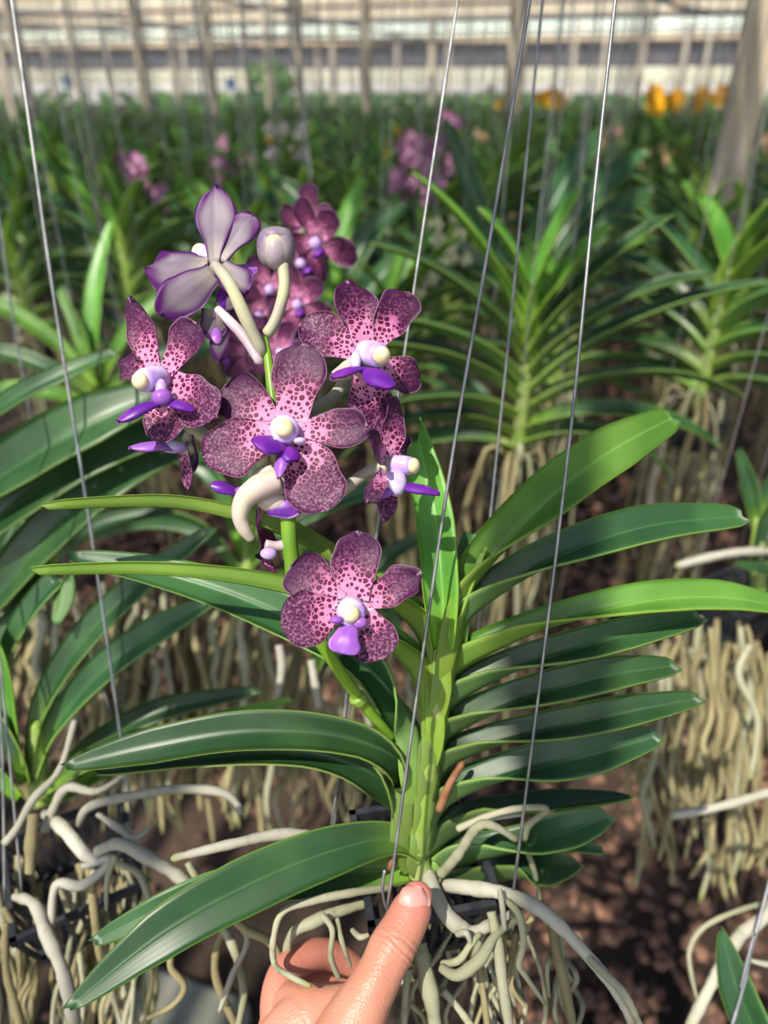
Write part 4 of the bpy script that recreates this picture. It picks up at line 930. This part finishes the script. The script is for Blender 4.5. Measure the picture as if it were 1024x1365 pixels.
# blurred pink-brown spike right behind the top flowers
bsp = [P(x, y, d) for x, y, d in ((424, 322, .60), (398, 352, .62), (360, 385, .61), (398, 405, .60), (382, 448, .61), (340, 470, .62), (412, 300, .63), (345, 420, .62), (312, 470, .63), (372, 470, .60))]
e = flowering(P(420, 900, .70), bsp, 'spot', 'blurred mauve-brown flower spike rising just behind the top of the sharp flowers', 1.0, False)
make('leaf', leaf([P(420, 900, .70), P(470, 800, .70), P(560, 760, .72)], [.013, .014, .005], [CV(.4, -.8, .3)], n=12), ['leaf', 'leaf_under'], e)
def cluster(x0, x1, y0, y1, d, n, seed):
    r = random.Random(seed); return [P(r.uniform(x0, x1), r.uniform(y0, y1), d+r.uniform(-.05, .05)) for _ in range(n)]
def at_base(x, y, d): p = P(x, y, d); return V((p.x, p.y, .92))
flowering(at_base(565, 240, 1.75), cluster(525, 612, 160, 265, 1.75, 30, 1), 'mauve', 'orchid carrying the big blurred mauve flower cluster above centre', .75)
flowering(at_base(180, 240, 1.6), cluster(140, 215, 200, 275, 1.6, 14, 2), 'mauve', 'orchid with pale mauve flowers at upper left', .7)
flowering(at_base(305, 210, 2.3), cluster(280, 335, 190, 240, 2.3, 10, 3), 'mauve', 'orchid with small mauve flowers just above the topmost sharp bloom')
flowering(at_base(385, 190, 2.6), cluster(350, 410, 165, 240, 2.6, 12, 4), 'pale', 'orchid with whitish flowers beside a dark kinked wire')
flowering(at_base(735, 133, 3.5), cluster(722, 746, 126, 138, 3.5, 6, 5), 'orange', 'orchid with the orange blooms right of the middle wires', 1.35)
flowering(at_base(872, 133, 3.6), cluster(866, 880, 122, 144, 3.6, 5, 6), 'orange', 'orange-flowered orchid, leftmost of the group by the thick post', 1.35)
flowering(at_base(905, 136, 3.6), cluster(895, 918, 130, 141, 3.6, 5, 7), 'orange', 'orange-flowered orchid with a low wide cluster, second from left by the thick post', 1.35)
flowering(at_base(933, 133, 3.5), cluster(929, 937, 126, 140, 3.5, 5, 8), 'orange', 'orange-flowered orchid with a compact round cluster near the thick post', 1.35)
flowering(at_base(965, 130, 3.5), cluster(958, 975, 122, 138, 3.5, 6, 9), 'orange', 'orange-flowered orchid, nearest the thick post', 1.35)
flowering(at_base(668, 136, 4.4), cluster(664, 671, 131, 141, 4.4, 2, 10), 'orange', 'orchid with one small orange bloom left of the middle post', .9)
flowering(at_base(522, 190, 3.0), cluster(516, 532, 170, 218, 3.0, 5, 11), 'orange', 'orchid with small orange blooms left of the mauve cluster', .7)
flowering(at_base(640, 182, 3.2), cluster(633, 660, 178, 186, 3.2, 3, 12), 'peach', 'orchid with two small peach blooms above centre', .8)
flowering(at_base(820, 182, 3.0), cluster(795, 830, 172, 192, 3.0, 8, 13), 'peach', 'orchid with peach blooms right of the long right wire', .8)
flowering(at_base(880, 215, 2.8), cluster(850, 900, 195, 228, 2.8, 7, 14), 'peach', 'orchid with faint peach blooms left of the thick post', .7)
flowering(at_base(1010, 190, 2.8), cluster(1000, 1024, 182, 200, 2.8, 5, 15), 'peach', 'orchid with orange-pink blooms right of the thick post', .8)
flowering(at_base(655, 118, 5), cluster(650, 660, 113, 123, 5, 3, 16), 'magenta', 'orchid with a magenta bloom against the far wall, by the middle post', .8)
flowering(at_base(825, 122, 5), cluster(821, 829, 118, 127, 5, 2, 17), 'magenta', 'orchid with a magenta bloom against the far wall, right of the long right wire', .7)
flowering(at_base(370, 185, 4), cluster(356, 376, 180, 192, 4, 3, 18), 'orange', 'orchid with small orange blooms over the far left rows', .8)
# cream bud spikes right of the purple flowers
flowering(P(520, 520, 1.35), [P(x, y, 1.3) for x, y in ((560, 395), (575, 372), (590, 352), (604, 345), (600, 330), (612, 312), (586, 320), (607, 290), (580, 300), (622, 345), (592, 362), (560, 370))], 'cream', 'orchid with upright cream bud sprays right of the purple flowers', 1.0, True)

# ================================================================== SETTING
def post(x, w, d, label, y=120, z1=2.58, group=None):
    w *= .78 if d > 6 else .95
    p = P(x, y, d); o = make('wooden_post', box(V((p.x, p.y, z1/2)), (w, w, z1), (EA, GA, V((0, 0, 1)))), 'wood', None, (p.x, p.y, 0))
    bv = o.modifiers.new('b', 'BEVEL'); bv.width = .008; bv.segments = 2; flatshade(o); return tag(o, label, 'post', group)
post(1000, .095, 2.05, 'thick square wooden post at the upper right edge', 100)
post(688, .12, 5.2, 'grey wooden post standing behind the middle wires', 80)
post(35, .12, 7.0, 'grey wooden post at the upper left corner beside a thick wire')
post(12, .10, 8.5, 'thin wooden post at the far left edge')
post(192, .10, 8.0, 'pale wooden post at upper left, left of the topmost flower')
post(283, .11, 8.0, 'pale wooden post straight above the topmost flower')
post(400, .12, 9.0, 'greyish wooden post behind the dark kinked wire')
post(488, .12, 7.5, 'pale wooden post above centre, left of the long wires')
for i, (x, d) in enumerate(((105, 14), (150, 20), (235, 15), (330, 18), (360, 13), (445, 16), (530, 22), (575, 15), (597, 18), (760, 17), (800, 22), (850, 14), (905, 18), (935, 20), (250, 24), (70, 22), (425, 26))):
    post(x, .14, d, 'one of the many slim pale posts near the far end of the nursery', 118, group='slim posts at the far end')
# lath roof: panels of laths across the rows, carried by dark beams; begins beyond the near rows
def roof():
    lath, beam = [], []
    f = 11.5; i = 0; Z = V((0, 0, 1))
    while f < 62:
        half = 46
        ph = i % 9
        if not (18.5 < f < 26 or 33 < f < 35.5) and i % 6 != 5:
            ww = .18+f*.006; lath.append(([RC(-half, f-ww/2, 2.67), RC(half, f-ww/2, 2.67), RC(half, f+ww/2, 2.62), RC(-half, f+ww/2, 2.62)], [(0, 1, 2, 3)], None, [(0, 0)]*4))
        f += .40+f*.012; i += 1
    for f, h in ((14.2, .05), (17.5, .10), (21, .04), (23.5, .04), (29.5, .42), (33.5, .16), (38, .16), (43, .34), (50, .3), (57, .3)): beam.append(box(RC(0, f, 2.50), (92, .14, h), (EA, GA, Z)))
    for k in range(-6, 7): beam.append(box(RC(k*7.0, 37, 2.60), (.07, 51, .06), (EA, GA, Z)))
    return lath, beam
near = []  # unseen laths overhead for dappled shade; gap shaped so sun reaches the held orchid
for k in range(150):
    e = -6+k*.085
    for f0, f1 in ((-4, -.95), (.35, 11.3)): near.append(box(RC(e, (f0+f1)/2, 2.66), (.045, f1-f0, .012), (EA, GA, V((0, 0, 1)))))
    if not -1.35 < e < .25: near.append(box(RC(e, -.3, 2.66), (.045, 1.3, .012), (EA, GA, V((0, 0, 1)))))
tag(flatshade(make('trim_3', join(near), 'beam')), kind='structure')
la, be = roof()
tag(flatshade(make('ceiling', join(la), 'lath')), kind='structure')
tag(flatshade(make('ceiling_beams', join(be), 'beam')), kind='structure').name = 'trim_1'
tag(flatshade(make('wall_back', box(RC(0, 64, .7), (110, .2, 1.4), (EA, GA, V((0, 0, 1)))), 'wall')), kind='structure')
# overhead wire rails near the camera carry the hanging wires
rails = [box(RC(e+.0, 4.2, 2.585), (.05, 14, .05), (EA, GA, V((0, 0, 1)))) for e in rows]
tag(flatshade(make('trim_2', join(rails), 'beam')), kind='structure')
# dark drooping cable below the roof on the left and one at the upper right
o = make('sagging_cable', tube([P(-60, 12, 9), P(100, 20, 9), P(200, 30, 9), P(260, 44, 9), P(420, 52, 9), P(700, 60, 9)], [.02]*2, 30, 6), 'beam'); tag(o, 'dark sagging cable strung below the roof at upper left', 'cable')
o = make('sagging_cable', tube([P(860, -10, 6), P(890, 4, 6), P(930, 14, 6), P(980, 18, 6), P(1100, 12, 6)], [.02]*2, 20, 6), 'beam'); tag(o, 'dark sagging cable at the upper right beside the thick post', 'cable')
for (x, y, d, l) in ((90, 108, 6, 'small blue plastic tag hanging on a wire at upper left'), (307, 112, 7, 'small blue plastic tag in the distance above the topmost flower')):
    o = make('plastic_tag', box(P(x, y, d), (.08, .01, .10)), 'bluetie'); tag(flatshade(o), l, 'tag')
# a few distinctive long wires of the middle ground
def lone(pts, r, label, mt='wire_dull'):
    o = make('hanging_wire', tube([P(*p) for p in pts], [r]*2, 30, 6), mt, None, P(*pts[0])); tag(o, label, 'wire')
lone([(415, 240, 1.4), (402, 130, 1.4), (388, 60, 1.4), (385, -10, 1.4)], .0022, 'dark kinked wire left of centre at the top of the picture', 'wire_dull')
lone([(345, 290, 1.3), (336, 160, 1.3), (325, 60, 1.3), (320, -10, 1.3)], .0016, 'dark thin wire passing just right of the topmost flower')
lone([(45, 580, .75), (20, 440, .74), (0, 300, .73), (-20, 150, .73)], .0012, 'bluish wire at the left edge, left of the thick long wire', 'wire')
lone([(160, 1060, .60), (150, 960, .60), (96, 800, .60), (78, 700, .60)], .0008, 'thin wire crossing the long leaves at lower left')
lone([(445, 1105, .47), (462, 930, .47), (480, 800, .47)], .0009, 'short bluish wire behind the flower stem', 'wire')
# green shrub glimpsed at the far end
gb = [withmat(blob(V((R.uniform(-.8, .8), R.uniform(-.5, .5), R.uniform(.5, 2))), R.uniform(.2, .4), None, 7, 5), 0) for _ in range(40)]
s = make('shrub', join(gb), 'leaf_young'); p = P(362, 118, 30); s.location = (p.x, p.y, 0); tag(s, 'sunlit yellow-green shrub at the far end of the nursery', 'shrub')

# floor and gravel
m, t = mat('damp brown earth'); oc = t.add('ShaderNodeTexCoord').outputs['Object']
n1 = t.noise(oc, 2.5, 4); n2 = t.noise(oc, 45, 3)
finish(t, t.mix(t.ss(n1, .35, .65), (.016, .012, .010), t.mix(n2, (.04, .026, .02), (.10, .065, .045))), .9, .2, 0, None, n2, .6, bdist=.01); M['earth'] = m
fl_ = make('floor', ([V((-60, -3, 0)), V((60, -3, 0)), V((60, 75, 0)), V((-60, 75, 0))], [(0, 1, 2, 3)], None, None), 'earth'); tag(fl_, kind='structure')
m, t = mat('brick chip gravel'); u, x, y = uvxy(t); oc = t.add('ShaderNodeTexCoord').outputs['Object']
cr = t.add('ShaderNodeValToRGB', i_Fac=x); el = cr.color_ramp.elements; el[0].color = (.035, .026, .024, 1); el[1].color = (.40, .28, .20, 1)
for ps, c_ in ((.3, (.11, .06, .045)), (.55, (.20, .10, .065)), (.8, (.30, .16, .10))): q = el.new(ps); q.color = c_+(1,)
n2 = t.noise(oc, 90, 3); finish(t, t.mix(t.math('MULTIPLY', n2, .5), cr.outputs[0], (.06, .04, .035)), .85, .25, 0, None, n2, .5, bdist=.002); M['gravel'] = m
def gravel():
    r = np.random.RandomState(4); n = 24000
    base = []; 
    for i in range(5):
        th = PI*i/4
        for k in range(6):
            a = 2*PI*k/6; base.append((math.sin(th)*math.cos(a), math.sin(th)*math.sin(a), math.cos(th)))
    base = np.array(base); F = [(i*6+k, (i+1)*6+k, (i+1)*6+(k+1) % 6, i*6+(k+1) % 6) for i in range(4) for k in range(6)]; F = np.array(F)
    n0 = n; ang = r.uniform(0, 2*PI, n); cx = r.uniform(-1.0, 2.6, n); cy = r.uniform(.1, 5.0, n)**1.0; s = r.uniform(.006, .015, n); keepm = ~((cy < 1.1) & (cx-cy*.25 < .02) & (r.rand(n) < .93)); ang, cx, cy, s = ang[keepm], cx[keepm], cy[keepm], s[keepm]; n = len(cx)
    jit = 1+r.uniform(-.34, .34, (n, 30, 1)); v = base[None]*jit*np.stack([s*1.2, s*.9, s*.6], -1)[:, None, :]
    tl = r.uniform(-.5, .5, n); cz, sz = np.cos(ang)[:, None], np.sin(ang)[:, None]
    x = v[..., 0]*cz-v[..., 1]*sz; y = v[..., 0]*sz+v[..., 1]*cz; z = v[..., 2]+x*np.sin(tl)[:, None]*.6
    z0 = r.uniform(.002, .018, n)+.01*np.sin(cx*5)*np.sin(cy*4); pos = np.stack([x+cx[:, None], y+cy[:, None], z+z0[:, None]], -1).reshape(-1, 3)
    fs = (F[None]+np.arange(n)[:, None, None]*30).reshape(-1, 4)
    uv = np.repeat(np.clip(r.normal(.5, .22, n), 0, 1), 30)
    return pos.tolist(), fs.tolist(), None, np.stack([uv, uv], -1)
g_ = make('gravel', gravel(), 'gravel'); tag(g_, 'reddish brown brick-chip gravel covering the ground under the hanging roots', 'gravel', kind='stuff')
flatshade(g_)
kb = PZ(225, 1385, .04); k_ = make('concrete_block', box(kb+V((0, -.02, -.03)), (.19, .22, .08), (EA, GA, V((0, 0, 1)))), 'concrete', None, (kb.x, kb.y, 0)); k_.modifiers.new('b', 'BEVEL').width = .01
tag(flatshade(k_), 'grey concrete block on the dark ground beneath the lower left leaf', 'block')

# ================================================================== LIGHT
w = bpy.data.worlds.new('sky'); sc.world = w; w.use_nodes = True; t = NT(w); bg = w.node_tree.nodes['Background']
sky = t.add('ShaderNodeTexSky'); sky.sky_type = 'NISHITA'; sky.sun_disc = False; sky.sun_elevation = math.radians(48); sky.sun_rotation = math.radians(200); sky.air_density = 1.2; sky.dust_density = 1.2
t.l.new(sky.outputs[0], bg.inputs[0]); bg.inputs[1].default_value = .25
sl = bpy.data.lights.new('sun', 'SUN'); sl.energy = 5.3; sl.angle = math.radians(.6); sl.color = (1, .93, .80); so = bpy.data.objects.new('sun', sl); COL.objects.link(so)
sd = V((-.35, -.42, .84)).normalized(); so.rotation_euler = sd.to_track_quat('Z', 'Y').to_euler()
vs_ = sc.view_settings; vs_.view_transform = 'Standard'; vs_.look = 'None'; vs_.gamma = 1; vs_.use_curve_mapping = False; vs_.exposure = .2
